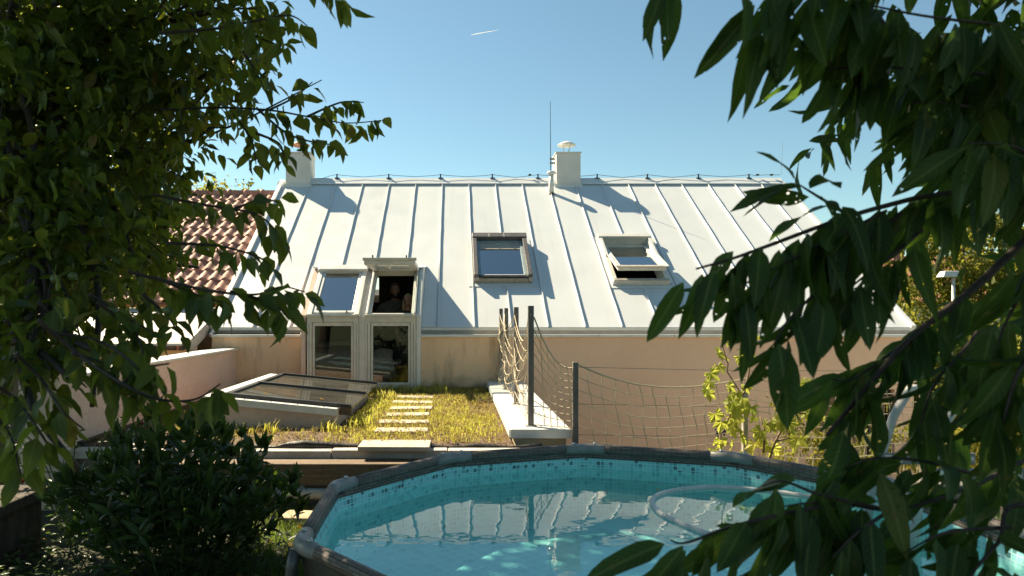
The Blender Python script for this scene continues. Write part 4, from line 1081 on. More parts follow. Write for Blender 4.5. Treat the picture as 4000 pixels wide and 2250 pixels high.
def fence():
    t = thing('net_fence', 'grey steel posts with sagging knotted rope net along the parapet', 'fence', (0.72, 7, 0.6))
    zb, zt = 0.598, 1.727
    ys = [6.41, 7.93, 9.45, 10.53]
    for y in ys:
        p = B('post', 'post_metal', t, 0.688, 0.742, y - 0.025, y + 0.025, zb, zt + (0 if y < 7 else 0.0), bevel=0.004)
        B('foot_plate', 'steel', p, 0.665, 0.765, y - 0.045, y + 0.045, zb - 0.001, zb + 0.008)
        MB().tube([(0.715, y - 0.03, zt - 0.085), (0.715, y + 0.03, zt - 0.085)], 0.007, 8).build('bolt', 'steel', p)
    B('post', 'post_metal', t, 1.075, 1.125, 6.20, 6.25, -0.02, 1.212, bevel=0.004)
    B('post', 'frame_taupe', t, 2.655, 2.70, 6.28, 6.325, -0.02, 1.00, bevel=0.004)
    B('post', 'post_metal', t, 4.30, 4.345, 6.28, 6.325, -0.02, 1.05, bevel=0.004)
    net = MB()
    def strand(f, n, r=0.0038): net.tube([f(k / n) for k in range(n + 1)], r, 4, cap=False)
    # along the parapet
    for s in range(3):
        y0, y1 = ys[s], ys[s + 1]
        nu = 11 if s < 2 else 8
        amp = [0.28, 0.22, 0.16][s]
        for i in range(9):
            h = i / 8
            def fh(u, h=h):
                sag = amp * (0.35 + 0.65 * h) * 4 * u * (1 - u)
                return V((0.716 - 0.022 * (h > 0) + 0.05 * math.sin(u * 3.14) * math.sin(h * 9 + s * 2) , y0 + (y1 - y0) * u, max(zb + 0.02, zb + 0.03 + (1.02) * h - sag)))
            strand(fh, 14, 0.0055 if i == 8 else 0.0042)
        for j in range(1, nu):
            u = j / nu
            def fv(h, u=u):
                sag = amp * (0.35 + 0.65 * h) * 4 * u * (1 - u)
                return V((0.694 + 0.05 * math.sin(u * 3.14) * math.sin(h * 9 + s * 2) + 0.015 * math.sin(h * 25 + j), y0 + (y1 - y0) * u + 0.02 * math.sin(h * 12 + j * 2), max(zb + 0.012, zb + 0.03 + 1.02 * h - sag)))
            strand(fv, 12, 0.0028)
    # from the tall end post down to the short post
    A, Bp = V((0.745, 6.41, 0)), V((1.09, 6.225, 0))
    for i in range(10):
        h = i / 9
        def fd(u, h=h):
            p = A.lerp(Bp, u); top = 1.62 * (1 - u) + 1.16 * u - 0.10 * 4 * u * (1 - u); bot = 0.61
            p.z = bot + (top - bot) * h - 0.05 * math.sin(u * 3.1) * h; return p
        strand(fd, 8, 0.0075 if i == 9 else 0.0040)
    for j in range(1, 6):
        u = j / 6
        def fe(h, u=u):
            p = A.lerp(Bp, min(1, u + 0.10 * (1 - h))); top = 1.62 * (1 - u) + 1.16 * u - 0.10 * 4 * u * (1 - u)
            p.z = 0.61 + (top - 0.61) * h - 0.05 * math.sin(u * 3.1) * h; return p
        strand(fe, 8)
    # the long low stretch to the right
    def ztop(x):
        if x < 2.67: u = (x - 1.1) / 1.57; return 1.19 * (1 - u) + 1.06 * u - 0.15 * 4 * u * (1 - u) * (1.1 - 0.3 * u)
        u = (x - 2.67) / 1.65; return 1.06 * (1 - u) + 1.04 * u - 0.05 * 4 * u * (1 - u)
    for i in range(10):
        h = i / 9
        def fl(u, h=h):
            x = 1.1 + 3.22 * u
            return V((x + 0.02 * math.sin(h * 8), 6.26 + 0.02 * math.sin(x * 3), 0.16 + (ztop(x) - 0.16) * h - 0.03 * math.sin(x * 4.0 + 1) * (1 - h)))
        strand(fl, 44, 0.0085 if i == 9 else 0.0040)
    for j in range(1, 27):
        x = 1.1 + 3.22 * j / 27
        def fw(h, x=x):
            xx = x + 0.09 * (1 - h) * (1 if x < 2.2 else 0.4) + 0.012 * math.sin(h * 14 + x * 9)
            return V((xx, 6.26 + 0.02 * math.sin(xx * 3), 0.16 + (ztop(x) - 0.16) * h - 0.03 * math.sin(x * 4.0 + 1) * (1 - h)))
        strand(fw, 12)
    for k in range(26):
        a = random.uniform(0, 6.28)
        strand(lambda u, a=a, k=k: V((0.66 + 0.05 * math.cos(a + u * 3), 10.5 + 0.04 * math.sin(a * 2 + u * 4), 0.61 + 0.05 * (k / 26) + 0.5 * u * random.uniform(0.8, 1.0) * (k % 5) / 4)), 6, 0.003)
    net.build('rope_net', 'rope', t)
    for z in (1.135, 0.80, 0.52):
        MB().tube([(1.12, 6.225, z + 0.03), (2.67, 6.30, z - 0.01), (4.32, 6.30, z - 0.01)], 0.0022, 4).build('tension_wire', 'dark_wire', t)
fence()

# ------------------------------------------------------------------ left boundary and the neighbour's house
def boundary():
    t = thing('boundary_wall', 'pink plastered boundary wall with white coping left of the planted roof', 'wall', (-3.5, 8.3, 0.2))
    B('wall', 'plaster_pink', t, -3.66, -3.40, 6.11, 10.62, -1.0, 1.085, bevel=0.006)
    for k, (a, b) in enumerate(((6.105, 7.6), (7.603, 9.1), (9.103, 10.61))):
        B('coping', 'white_metal', t, -3.71, -3.365, a, b, 1.086, 1.112 + 0.001 * k, bevel=0.004)
    a = 6.12
    while a < 10.5:
        b = min(a + 1.25, 10.60)
        B('plinth_board', 'plaster_pink', t, -3.399, -3.388, a, b - 0.006, 0.40, 0.735, bevel=0.002); a = b
    B('drain_strip', 'black_foil', t, -3.386, -3.33, 6.12, 10.6, 0.46, 0.505)
    p = thing('gate_pillar', 'pink plastered pillar with flat cap at the end of the boundary wall', 'pillar', (-3.55, 6.0, 0))
    B('shaft', 'plaster_pink', p, -3.71, -3.37, 5.80, 6.10, -0.05, 1.30, bevel=0.008)
    B('cap', 'concrete', p, -3.74, -3.34, 5.77, 6.104, 1.301, 1.345, bevel=0.008)
    d = thing('brown_shed_wall', 'brown boarded shed side beside the pink pillar', 'shed', (-4.1, 6.1, 0))
    for k in range(9):
        B('board', 'brown_board', d, -4.9 + k * 0.13, -4.9 + k * 0.13 + 0.124, 5.90, 5.93, -0.02, 1.55)
    B('rear_panel', 'brown_board', d, -4.9, -3.76, 5.931, 6.2, -0.02, 1.54)
    MB().tube([(-3.98, 5.84, -0.02), (-3.98, 5.84, 1.5)], 0.035, 10).build('downpipe', 'red_pipe', d, smooth=True)
    B('corner_post', 'black_metal', d, -4.15, -4.09, 5.83, 5.899, -0.02, 1.5)
    o = thing('stone_bench', 'low rough concrete block bench in deep shade under the fruit tree', 'bench', (-3.15, 4.55, 0))
    B('seat', 'bark', o, -3.95, -2.86, 4.3, 4.85, 0.36, 0.44, bevel=0.015)  # concrete in dark bark colour: the deep shade is put into the material
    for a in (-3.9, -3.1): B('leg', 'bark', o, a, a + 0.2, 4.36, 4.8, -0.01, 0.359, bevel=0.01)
boundary()

def neighbour():
    t = thing('neighbour_house', 'neighbouring house with red clay tile roof and low pale metal roof', 'house', (-7, 12.5, -1.69))
    e0, z0, e1, z1 = 11.40, 1.848, 14.97, 4.25
    ln = math.hypot(e1 - e0, z1 - z0)
    TF = Fr((-3.875, e0, z0), (-1, 0, 0), (0, (e1 - e0) / ln, (z1 - z0) / ln), (0, -(z1 - z0) / ln, (e1 - e0) / ln))
    W_, Lr = 0.2, ln / 13
    prof = [(0.0, 0.012), (0.03, 0.0), (0.075, 0.004), (0.11, 0.03), (0.145, 0.05), (0.18, 0.042), (0.205, 0.014)]
    vs, fs = [], []
    for v, h in ((0.0, 0.0), (0.0, 0.022), (0.06, 0.020), (Lr + 0.035, 0.0)):
        for u, z in prof: vs.append((u, v, z + h))
    n = len(prof)
    for k in range(3):
        for j in range(n - 1): a = k * n + j; fs.append((a, a + 1, a + n + 1, a + n))
    me = bpy.data.meshes.new('roof_tile'); me.from_pydata(vs, [], fs); me.materials.append(MAT['terracotta'])
    me.polygons.foreach_set('use_smooth', [True] * len(me.polygons)); me.update()
    basis = Matrix((TF.u, TF.v, TF.n)).transposed().to_4x4()
    far = []
    for c in range(34):
        for r in range(13):
            mw = Matrix.Translation(TF.p(c * W_, r * Lr - 0.03, 0.0)) @ basis @ Matrix.Rotation(R(random.uniform(-0.7, 0.7)), 4, 'Z')
            if c < 22: link('roof_tile', me, t, mw)
            else: far.append((0, mw))
    join_leaves('roof_tiles', far, [(me, np.array(vs), fs)], 'terracotta', t)
    MB().box(0.0, 7.0, 0.0, ln, -0.06, -0.012, TF).build('roof_deck', 'timber', t)
    MB().prism([(-3.875, e1, z1 - 0.02), (-3.875, 18.5, 1.85), (-3.875, 18.5, 1.80), (-3.875, e1, z1 - 0.08)], (-7, 0, 0)).build('rear_roof', 'terracotta', t)
    for k in range(18):
        x = -3.88 - k * 0.36
        m = MB().tube([(x, e1, z1 + 0.0), (x - 0.30, e1, z1 + 0.005), (x - 0.30, e1, z1 + 0.006), (x - 0.36, e1, z1 + 0.006)], [0.10, 0.095, 0.118, 0.115], 10)
        m.build('ridge_tile', 'terracotta', t, smooth=True)
    B('wall', 'plaster_new', t, -11, -3.9, 11.3, 18.4, -1.69, 1.55)
    # low metal roof with gutter
    g0, h0, g1, h1 = 9.96, 1.215, 11.42, 1.74
    gl = math.hypot(g1 - g0, h1 - h0)
    GF = Fr((-3.87, g0, h0), (-1, 0, 0), (0, (g1 - g0) / gl, (h1 - h0) / gl), (0, -(h1 - h0) / gl, (g1 - g0) / gl))
    for a, b in ((0.03, 1.28), (1.28, 2.53), (2.53, 3.78), (3.78, 6.2)):
        MB().box(a, b - 0.001, 0, gl, -0.03, 0.0, GF).build('metal_sheet', 'flat_roof_metal', t)
    for a in (1.28, 2.53, 3.78): MB().box(a - 0.012, a + 0.012, 0.02, gl - 0.02, 0.001, 0.03, GF).build('sheet_rib', 'bronze', t)
    MB().box(-0.01, 0.029, -0.03, gl, -0.14, 0.03, GF).build('edge_board', 'frame_taupe', t)
    MB().box(-0.006, 0.04, -0.04, gl, 0.031, 0.042, GF).build('edge_cap', 'white_metal', t)
    m = MB(); k = 12
    for x in (-3.93, -10.0):
        for j in range(k + 1):
            an = math.pi + math.pi * j / k
            m.v.append(V((x, g0 - 0.06 + 0.075 * math.cos(an), h0 - 0.02 + 0.075 * math.sin(an))))
    for j in range(k): m.f.append((j, j + 1, k + 2 + j, k + 1 + j))
    g = m.build('gutter', 'bronze', t, smooth=True, solid=0.004)
    for x in (-4.0, -4.45, -5.3, -6.1): B('gutter_bracket', 'copper', g, x, x + 0.03, g0 - 0.14, g0 - 0.132, h0 - 0.09, h0 - 0.015)
    MB().tube([(-9.9, g0 - 0.137, h0 - 0.016), (-3.93, g0 - 0.137, h0 - 0.016)], 0.009, 6).build('gutter_bead', 'white_metal', g)
    MB().lathe((-5.15, g0 - 0.06, h0 - 0.19), [(0.04, 0), (0.07, 0.08), (0.07, 0.12)], 10).build('outlet', 'bronze', g, smooth=True)
    B('wall', 'plaster_old', t, -10, -3.9, 10.15, 10.35, -1.69, 1.19)
neighbour()

# ------------------------------------------------------------------ the pool
PV = [(-0.62, 2.74), (-0.640, 3.655), (-0.03, 4.39), (0.885, 4.685), (1.80, 4.405), (2.335, 3.69), (2.37, 2.72), (1.72, 2.02), (0.85, 1.70), (0.05, 2.02)]
PC = V((0.86, 3.2, 0)); ZRIM = 0.76; ZW = 0.602; ZF = 0.29
def pool():
    t = thing('frame_pool', 'round frame pool with woven-look rail sleeves and turquoise mosaic lining', 'pool', (PC.x, PC.y, 0))
    n = len(PV); pts = [V((x, y, 0)) for x, y in PV]
    # ring of samples round the rim
    ringp = []; arc = 0.0
    for i in range(n):
        a, b = pts[i], pts[(i + 1) % n]; l = (b - a).length
        K = 14
        for k in range(K):
            u = k / K; p = a.lerp(b, u); dj = min(u, 1 - u) * l
            mid = PC + (p - PC).normalized() * 1.50
            ringp.append((p, dj, arc + l * u, mid))
        arc += l
    N = len(ringp)
    def shell(name, mat, zs, inset, us, vs_, mats=None):
        m = MB()
        for (z, bulge) in zs:
            for k in range(N + 1):
                p, dj, s, mid = ringp[k % N]
                if k == N: s = arc
                q = p.lerp(mid, bulge); d = (q - PC); q = PC + d * (1 - inset / d.length)
                zz = z
                if z > ZRIM - 0.05: 
                    dip = 0.060 * max(0.0, 1 - (dj / 0.15) ** 4)
                    zz = z - dip
                m.uv[len(m.v)] = (s * us, (zz - ZRIM) * vs_)
                m.v.append(V((q.x, q.y, zz)))
        for j in range(len(zs) - 1):
            for k in range(N):
                a = j * (N + 1) + k
                m.f.append((a, a + 1, a + N + 2, a + N + 1))
        return m.build(name, mat, t, smooth=True)
    shell('rattan_band', 'rattan_print', [(ZRIM - 0.006, 0.0), (ZRIM - 0.051, 0.05), (ZRIM - 0.094, 0.10)], 0.012, 70, 70)
    shell('tile_border', 'pool_mosaic', [(ZRIM - 0.094, 0.10), (ZRIM - 0.15, 0.26)], 0.012, 36, 36)
    shell('liner_wall', 'pool_mosaic_soft', [(ZRIM - 0.15, 0.26), (0.60, 0.30), (0.50, 0.5), (0.40, 0.62), (ZF - 0.01, 0.6)], 0.012, 36, 36)
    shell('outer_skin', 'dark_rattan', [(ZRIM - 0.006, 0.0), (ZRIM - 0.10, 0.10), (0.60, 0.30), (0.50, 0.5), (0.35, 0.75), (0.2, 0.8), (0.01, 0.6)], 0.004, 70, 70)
    m = MB()
    for k in range(N):
        p, dj, s, mid = ringp[k]; q = p.lerp(mid, 0.6)
        m.uv[len(m.v)] = ((q.x * 0.8 + q.y * 0.6) * 14, (q.y * 0.8 - q.x * 0.6) * 14); m.v.append(V((q.x, q.y, ZF)))
    m.f.append(tuple(range(N - 1, -1, -1)))
    m.build('liner_floor', 'pool_floor_print', t)
    up = V((0, 0, 1))
    for i in range(n):
        a, b = pts[i], pts[(i + 1) % n]; d = (b - a).normalized()
        s0, s1 = a + d * 0.145, b - d * 0.145
        r0 = V((s0.x, s0.y, ZRIM - 0.03)); r1 = V((s1.x, s1.y, ZRIM - 0.03))
        MB().tube([r0.lerp(r1, k / 6) for k in range(7)], 0.0315, 14, uvs=(70, 14)).build('rail_sleeve', 'rattan_print', t, smooth=True)
        pd = (a - pts[i - 1]).normalized()
        z = V((0, 0, ZRIM - 0.03))
        A0, A1 = a - pd * 0.15 + z, a + d * 0.15 + z
        j = MB().tube([A0, a - pd * 0.105 + z, a - pd * 0.10 + z, a - pd * 0.04 + z, a + (d - pd) * 0.008 + z, a + d * 0.04 + z, a + d * 0.10 + z, a + d * 0.105 + z, A1], [0.0295, 0.0295, 0.034, 0.034, 0.035, 0.034, 0.034, 0.0295, 0.0295], 14).build('rail_joint', 'pool_plastic', t, smooth=True)
        for q in (a - pd * 0.075 + z, a + d * 0.075 + z):
            MB().lathe(q + up * 0.033, [(0.012, 0), (0.011, 0.006), (0.006, 0.011), (0.001, 0.012)], 10).build('bolt', 'steel', j, smooth=True)
        out = (a - PC).normalized()
        f = a + out * 0.05
        MB().tube([a + out * 0.016 + V((0, 0, ZRIM - 0.05)), a + out * 0.034 + V((0, 0, ZRIM - 0.12)), f + V((0, 0, 0.35)), f + V((0, 0, 0.01))], [0.026, 0.024, 0.024, 0.024], 12).build('leg', 'pool_leg', t, smooth=True)
        MB().lathe(f + V((0, 0, 0.0)), [(0.05, 0), (0.05, 0.015), (0.028, 0.05)], 12).build('foot', 'pool_leg', t, smooth=True)
    wm = MB()
    for k in range(N):
        p, dj, s, mid = ringp[k]; q = p.lerp(mid, 0.30); d = q - PC; q = PC + d * (1 - 0.016 / d.length)
        wm.v.append(V((q.x, q.y, ZW)))
    wm.f.append(tuple(range(N - 1, -1, -1)))
    tag(wm.build('water', 'pool_water'), kind='structure')
    # hose floating on the water
    hp = [(3500, 1995), (3300, 1960), (3000, 1918), (2800, 1903), (2660, 1912), (2570, 1935), (2549, 1965), (2575, 2000), (2640, 2035), (2780, 2090), (2990, 2130), (3250, 2150)]
    ctrl = [V(((x - 1776) / (y - 1222) * 1.053, FPX * 1.053 / (y - 1222), ZW + 0.004)) for x, y in hp]
    path = []
    for i in range(len(ctrl) - 1):
        p0, p1, p2, p3 = ctrl[max(0, i - 1)], ctrl[i], ctrl[i + 1], ctrl[min(len(ctrl) - 1, i + 2)]
        for k in range(12):
            u = k / 12
            path.append(0.5 * ((2 * p1) + (p2 - p0) * u + (2 * p0 - 5 * p1 + 4 * p2 - p3) * u * u + (3 * p1 - p0 - 3 * p2 + p3) * u ** 3))
    o = MB().tube(path, [0.0140 + 0.0018 * (k % 2) for k in range(len(path))], 10).build('pool_hose', 'white_plastic', smooth=False)
    tag(o, 'white ribbed hose looping on the pool water', 'hose')
    lv = leaf_mesh('floating', 1, 0.5, 0.3, 0.3, 4, 'oval', 'fruit_leaf', seed=9)
    o = link('floating_leaf', lv[0], None, leaf_matrix(P(1595, 1910, 4.0) * 1.0, (1, 0.1, 0), (0, 0, 1), 0.045))
    q = P(1605, 1905, FPX * 1.058 / (1905 - 1222)); o.location = (q.x, q.y, ZW + 0.008)
    tag(o, 'green leaf floating on the pool near the mosaic wall', 'leaf')
    dl = leaf_mesh('floating_dry', 1, 0.6, 0.4, 0.4, 4, 'oval', 'dry_leaf', seed=4)
    q = P(2560, 1930, FPX * 1.058 / (1930 - 1222))
    o = link('floating_leaf', dl[0], None, leaf_matrix((q.x, q.y, ZW + 0.024), (1, 0.2, 0.2), (0, 0, 1), 0.04))
    tag(o, 'yellow dry leaf caught at the bend of the white hose', 'leaf')
pool()
def ladder():
    t = thing('pool_ladder', 'grey plastic pool ladder standing astride the pool rail', 'ladder', (2.4, 3.33, 0))
    for y in (3.17, 3.52):
        MB().tube([(2.06, y, 0.05), (2.15, y, 0.75), (2.26, y, 1.12), (2.33, y, 1.24)], 0.021, 12).build('leg', 'ladder_plastic', t, smooth=True)
        MB().tube([(2.92, y, 0.01), (2.68, y, 0.70), (2.52, y, 1.08), (2.42, y, 1.24)], 0.021, 12).build('leg', 'ladder_plastic', t, smooth=True)
        MB().tube([(2.32, y, 1.235), (2.34, y, 1.27), (2.41, y, 1.27), (2.43, y, 1.235)], 0.023, 12).build('top_elbow', 'white_plastic', t, smooth=True)
        b = MB().box(2.16, 2.66, y - 0.036, y - 0.026, 0.885, 0.945).build('side_brace', 'ladder_step', t, bevel=0.004)
        for x in (2.24, 2.56): B('safety_label', 'white_plastic', b, x - 0.045, x + 0.045, y - 0.0375, y - 0.0362, 0.895, 0.935)
        for x in (2.185, 2.635): MB().tube([(x, y - 0.045, 0.915), (x, y - 0.02, 0.915)], 0.012, 10).build('bolt', 'white_plastic', t, smooth=True)
    for z, a, b in ((0.25, 2.085, 2.835), (0.52, 2.12, 2.745), (0.80, 2.165, 2.64)):
        for x in (a, b): B('step', 'ladder_step', t, x - 0.035, x + 0.035, 3.19, 3.50, z, z + 0.03, bevel=0.006)
ladder()

# ------------------------------------------------------------------ background: trees, far house, lamp, contrail
def blob_leaves(blobs, size, cov, variants, droop=0.4, out=0.4, shell=0.35):
    """leaves in small sprays through ellipsoid clumps (centre, radii)"""
    res = []
    la = 0.22 * size * size
    for c, r in blobs:
        c = V(c); r = V(r) if hasattr(r, '__len__') else V((r, r, r))
        n = int(cov * math.pi * r.x * r.z / la)
        k = 0
        while k < n:
            d = rvec().normalized(); rad = (shell + (1 - shell) * random.random()) ** 0.6 * random.uniform(0.75, 1.12)
            p = c + V((d.x * r.x, d.y * r.y, d.z * r.z)) * rad
            ax = (d * out + rvec() * 0.5 + V((0, 0, -0.1))).normalized()
            for q in range(random.randint(4, 7)):
                pp = p + ax * size * 0.45 * q
                ld = (ax * 0.4 + rvec() * 0.55 + V((0, 0, -droop))).normalized()
                nn = (V((0, 0, 1)) + rvec() * 0.45)
                res.append((random.randrange(len(variants)), leaf_matrix(pp, ld, nn, size * random.uniform(0.65, 1.2))))
                k += 1
    return res
def limbs(root, mat, base, blobs, r0, top=None):
    base = V(base)
    cs = [V(c) for c, r in blobs]
    mid = sum(cs, V()) / len(cs)
    top = V(top) if top else base.lerp(mid, 0.75)
    pts = [base.lerp(top, k / 6) + V((math.sin(k * 1.3) * 0.04, math.cos(k * 1.7) * 0.04, 0)) for k in range(7)]
    MB().tube(pts, [r0 * (1 - 0.08 * k) for k in range(7)], 10).build('trunk', mat, root, smooth=True)
    for i, c in enumerate(cs):
        a = pts[3 + i % 4]
        q = [a.lerp(c, u) + V((0, 0, 0.18 * math.sin(u * 3.14) * (c - a).length * (1 if i % 2 else -0.4))) + rvec() * 0.02 * (c - a).length for u in (0.05, 0.3, 0.55, 0.8, 1.0)]
        q[0] = a
        MB().tube(q, [r0 * 0.45, r0 * 0.34, r0 * 0.25, r0 * 0.16, r0 * 0.06], 7).build('limb', mat, root, smooth=True)
TV = [leaf_mesh('far_leaf', 1, 0.6, 0.3, 0.25, 2, 'oval', 'tree_leaf', seed=s) for s in range(3)]
def bg_trees():
    for nm, lb, base, bl, sz, cov, r0 in (
        ('leafy_tree', 'yellow green tree crown rising behind the red tile roof', (-8.6, 26, -1.7), [((-8.9, 26, 5.2), 1.6), ((-7.5, 26.4, 5.1), 1.15), ((-10.3, 26.3, 5.0), 1.7), ((-8.2, 25.6, 4.0), 1.8), ((-6.6, 26.8, 4.6), 0.9)], 0.20, 2.4, 0.22),
        ('leafy_tree', 'sunlit yellow green tree behind the street lamp', (14.6, 19.5, -1.7), [((14.3, 19.5, 3.2), 1.25), ((15.6, 19.8, 3.5), 1.15), ((13.4, 19.8, 2.2), 1.1), ((14.9, 19.0, 1.9), 1.4), ((16.6, 19.7, 2.4), 1.4), ((13.0, 19.2, 3.75), 0.45), ((14.4, 19.4, 4.3), 0.4), ((15.3, 19.5, 4.35), 0.5), ((13.0, 19.0, 0.7), 1.1), ((14.5, 18.6, 0.3), 1.3)], 0.15, 2.6, 0.16),
        ('garden_shrub', 'tall sunlit shrub beside the gable end of the metal roofed house', (9.4, 13.2, -1.7), [((9.2, 13.2, 0.5), 0.9), ((10.2, 13.4, 0.7), 0.9), ((8.6, 13.5, -0.3), 0.8), ((11.2, 13.4, 0.4), 0.9), ((9.8, 13.0, -0.6), 1.0), ((11.6, 13.3, -0.5), 1.0)], 0.11, 2.2, 0.06),
        ('leafy_tree', 'distant green tree beside the far red roof', (25.5, 36, -1.7), [((24.5, 36, 2.2), 2.2), ((27, 36.5, 2.6), 2.2), ((29.5, 36, 2.0), 2.3), ((32, 36, 2.4), 2.4)], 0.28, 2.0, 0.25),
    ):
        t = thing(nm, lb, 'shrub' if nm == 'garden_shrub' else 'tree', base)
        limbs(t, 'bark', base, bl, r0)
        join_leaves('crown', blob_leaves(bl, sz, cov, TV), TV, 'tree_leaf', t)
bg_trees()
def far_house():
    t = thing('far_house', 'distant house with red tile roof and brick chimney beyond the garden', 'house', (22, 32, -1.7))
    B('wall', 'plaster_far', t, 18.2, 25.6, 30.4, 37.5, -1.7, 2.35)
    y0, z0, y1, z1 = 30.0, 2.1, 34, 4.45
    ln = math.hypot(y1 - y0, z1 - z0)
    F = Fr((17.8, y0, z0), (1, 0, 0), (0, (y1 - y0) / ln, (z1 - z0) / ln), (0, -(z1 - z0) / ln, (y1 - y0) / ln))
    m = MB()
    for r in range(15):
        for c in range(33):
            m.box(c * 0.25 + 0.01, c * 0.25 + 0.235, r * ln / 15, (r + 1) * ln / 15 + 0.02, 0.0, 0.035 + 0.015 * (c % 2), F)
    o = m.build('roof_tiles', 'far_terracotta', t); o['kind'] = 'stuff'
    MB().box(0, 8.25, 0, ln, -0.1, -0.01, F).build('roof_deck', 'timber', t)
    MB().prism([(17.8, y1, z1), (17.8, 38, 2.1), (17.8, 38, 2.0), (17.8, y1, z1 - 0.1)], (8.25, 0, 0)).build('rear_roof', 'far_terracotta', t)
    B('chimney', 'brick_far', t, 21.35, 21.85, 33.2, 33.7, 3.8, 4.75)
    B('skylight', 'frame_grey', t, 22.2, 22.9, 32.6, 33.3, 3.75, 3.98)
    B('snow_guard', 'white_metal', t, 21.2, 21.9, 31.9, 32.0, 3.2, 3.32)
far_house()
def lamp():
    t = thing('street_lamp', 'white street lamp with flat wide hood above the hedge', 'lamp', (13.1, 18, -1.7))
    MB().tube([(13.15, 18, -1.7), (13.15, 18, 2.62)], [0.055, 0.04], 10).build('pole', 'white_plastic', t, smooth=True)
    MB().hexa([(12.78, 17.85, 2.60), (13.3, 17.85, 2.60), (13.3, 18.15, 2.60), (12.78, 18.15, 2.60)], [(12.86, 17.9, 2.76), (13.24, 17.9, 2.76), (13.24, 18.1, 2.76), (12.86, 18.1, 2.76)]).build('hood', 'white_plastic', t, bevel=0.02)
lamp()
def contrail():
    a, b = P(1836, 136, 9000), P(1952, 116, 9000)
    pts = [a.lerp(b, k / 10) for k in range(11)]
    o = MB().tube(pts, [0.6 + 4.2 * math.sin(math.pi * (k / 10) ** 0.7) for k in range(11)], 8).build('contrail', 'contrail_white', smooth=True)
    tag(o, 'short white contrail high in the blue sky', 'contrail')
contrail()

# ------------------------------------------------------------------ plants of the planted roof
def blades(name, n, area, z, hmin, hmax, wid, mat, dens=None, label=None, kind='stuff', clump=6, lean=0.5):
    vs, fs = [], []
    x0, x1, y0, y1 = area
    k = 0
    while k < n:
        cx, cy = random.uniform(x0, x1), random.uniform(y0, y1)
        if dens and random.random() > dens(cx, cy): continue
        hs = random.uniform(0.6, 1.0)
        for q in range(random.randint(2, clump)):
            x, y = cx + random.gauss(0, 0.018), cy + random.gauss(0, 0.018)
            h = random.uniform(hmin, hmax) * hs; a = random.uniform(0, 6.283); l = random.uniform(0.1, lean) * h
            dx, dy = math.cos(a), math.sin(a); w_ = wid * random.uniform(0.6, 1.2)
            px_, py_ = -dy * w_, dx * w_; i = len(vs)
            vs += [(x - px_, y - py_, z - 0.01), (x + px_, y + py_, z - 0.01), (x + px_ * 0.8 + dx * l * 0.35, y + py_ * 0.8 + dy * l * 0.35, z + h * 0.6), (x - px_ * 0.8 + dx * l * 0.35, y - py_ * 0.8 + dy * l * 0.35, z + h * 0.6), (x + dx * l, y + dy * l, z + h * random.uniform(0.8, 1.0))]
            fs += [(i, i + 1, i + 2, i + 3), (i + 3, i + 2, i + 4)]
            k += 1
    me = bpy.data.meshes.new(name); me.from_pydata(vs, [], fs); me.materials.append(MAT[mat]); me.update()
    return tag(link(name, me), label, name.replace('_', ' '), kind=kind)
def in_box(x, y): return -2.62 < x < -1.08 and 6.90 < y < 9.60
def roof_plants():
    def slab(x, y): return -0.82 < x < -0.25 and any(abs(y - q) < 0.11 for q in (9.42, 8.88, 8.34, 7.80, 7.28, 6.76))
    def gd(x, y):
        if in_box(x, y): return 0
        d = 0.16 + 0.5 * max(0, math.sin(x * 2.7 + 1.2) * math.sin(y * 1.9 + 0.4))
        if -1.1 < x < 0.2: d += 0.30
        if -1.25 < x < -0.85: d += 0.5
        if y < 6.8 and x < -0.9: d *= 0.35
        if slab(x, y): d *= 0.6
        if x < -2.7: d *= 0.6
        return d
    blades('roof_grass', 20000, (-3.3, 0.48, 6.2, 10.55), ZG, 0.018, 0.065, 0.0032, 'roof_grass_blade', gd, 'short yellow green grass and weeds on the planted roof', lean=0.9)
    def tall(x, y):
        if in_box(x, y) or slab(x, y): return 0
        return 1.0 if ((6.62 < y < 6.9 and -2.5 < x < -1.1 and math.sin(x * 9) > 0.2) or (-1.08 < x < -0.85 and y > 6.9) or (y > 9.9 and -1.2 < x < -0.1)) else 0.012
    blades('tall_grass', 1500, (-3.2, 0.45, 6.25, 10.5), ZG, 0.07, 0.16, 0.0060, 'roof_grass_blade', tall, 'taller broad grass tufts beside the rooflight and slabs', clump=7, lean=0.9)
    SV = [leaf_mesh('sedum', 1, 0.75, 0.4, 0.2, 2, 'oval', 'sedum_leaf', seed=s) for s in range(2)]
    lv = []
    while len(lv) < 24000:
        x, y = random.uniform(-3.32, 0.5), random.uniform(6.13, 10.55)
        if in_box(x, y) or (slab(x, y) and random.random() < 0.75): continue
        if random.random() > 0.55 + 0.45 * math.sin(x * 3.1) * math.sin(y * 2.3 + 1): continue
        for q in range(random.randint(3, 6)):
            a = random.uniform(0, 6.28)
            lv.append((q, leaf_matrix((x + random.gauss(0, 0.015), y + random.gauss(0, 0.015), ZG + random.uniform(0.0, 0.03)), (math.cos(a), math.sin(a), random.uniform(0.2, 1.3)), (0.2, 0.1, 1), random.uniform(0.012, 0.026))))
    tag(join_leaves('sedum_cover', lv, SV, 'sedum_leaf', None), 'low reddish and yellow sedum covering the planted roof', 'ground cover')
roof_plants()

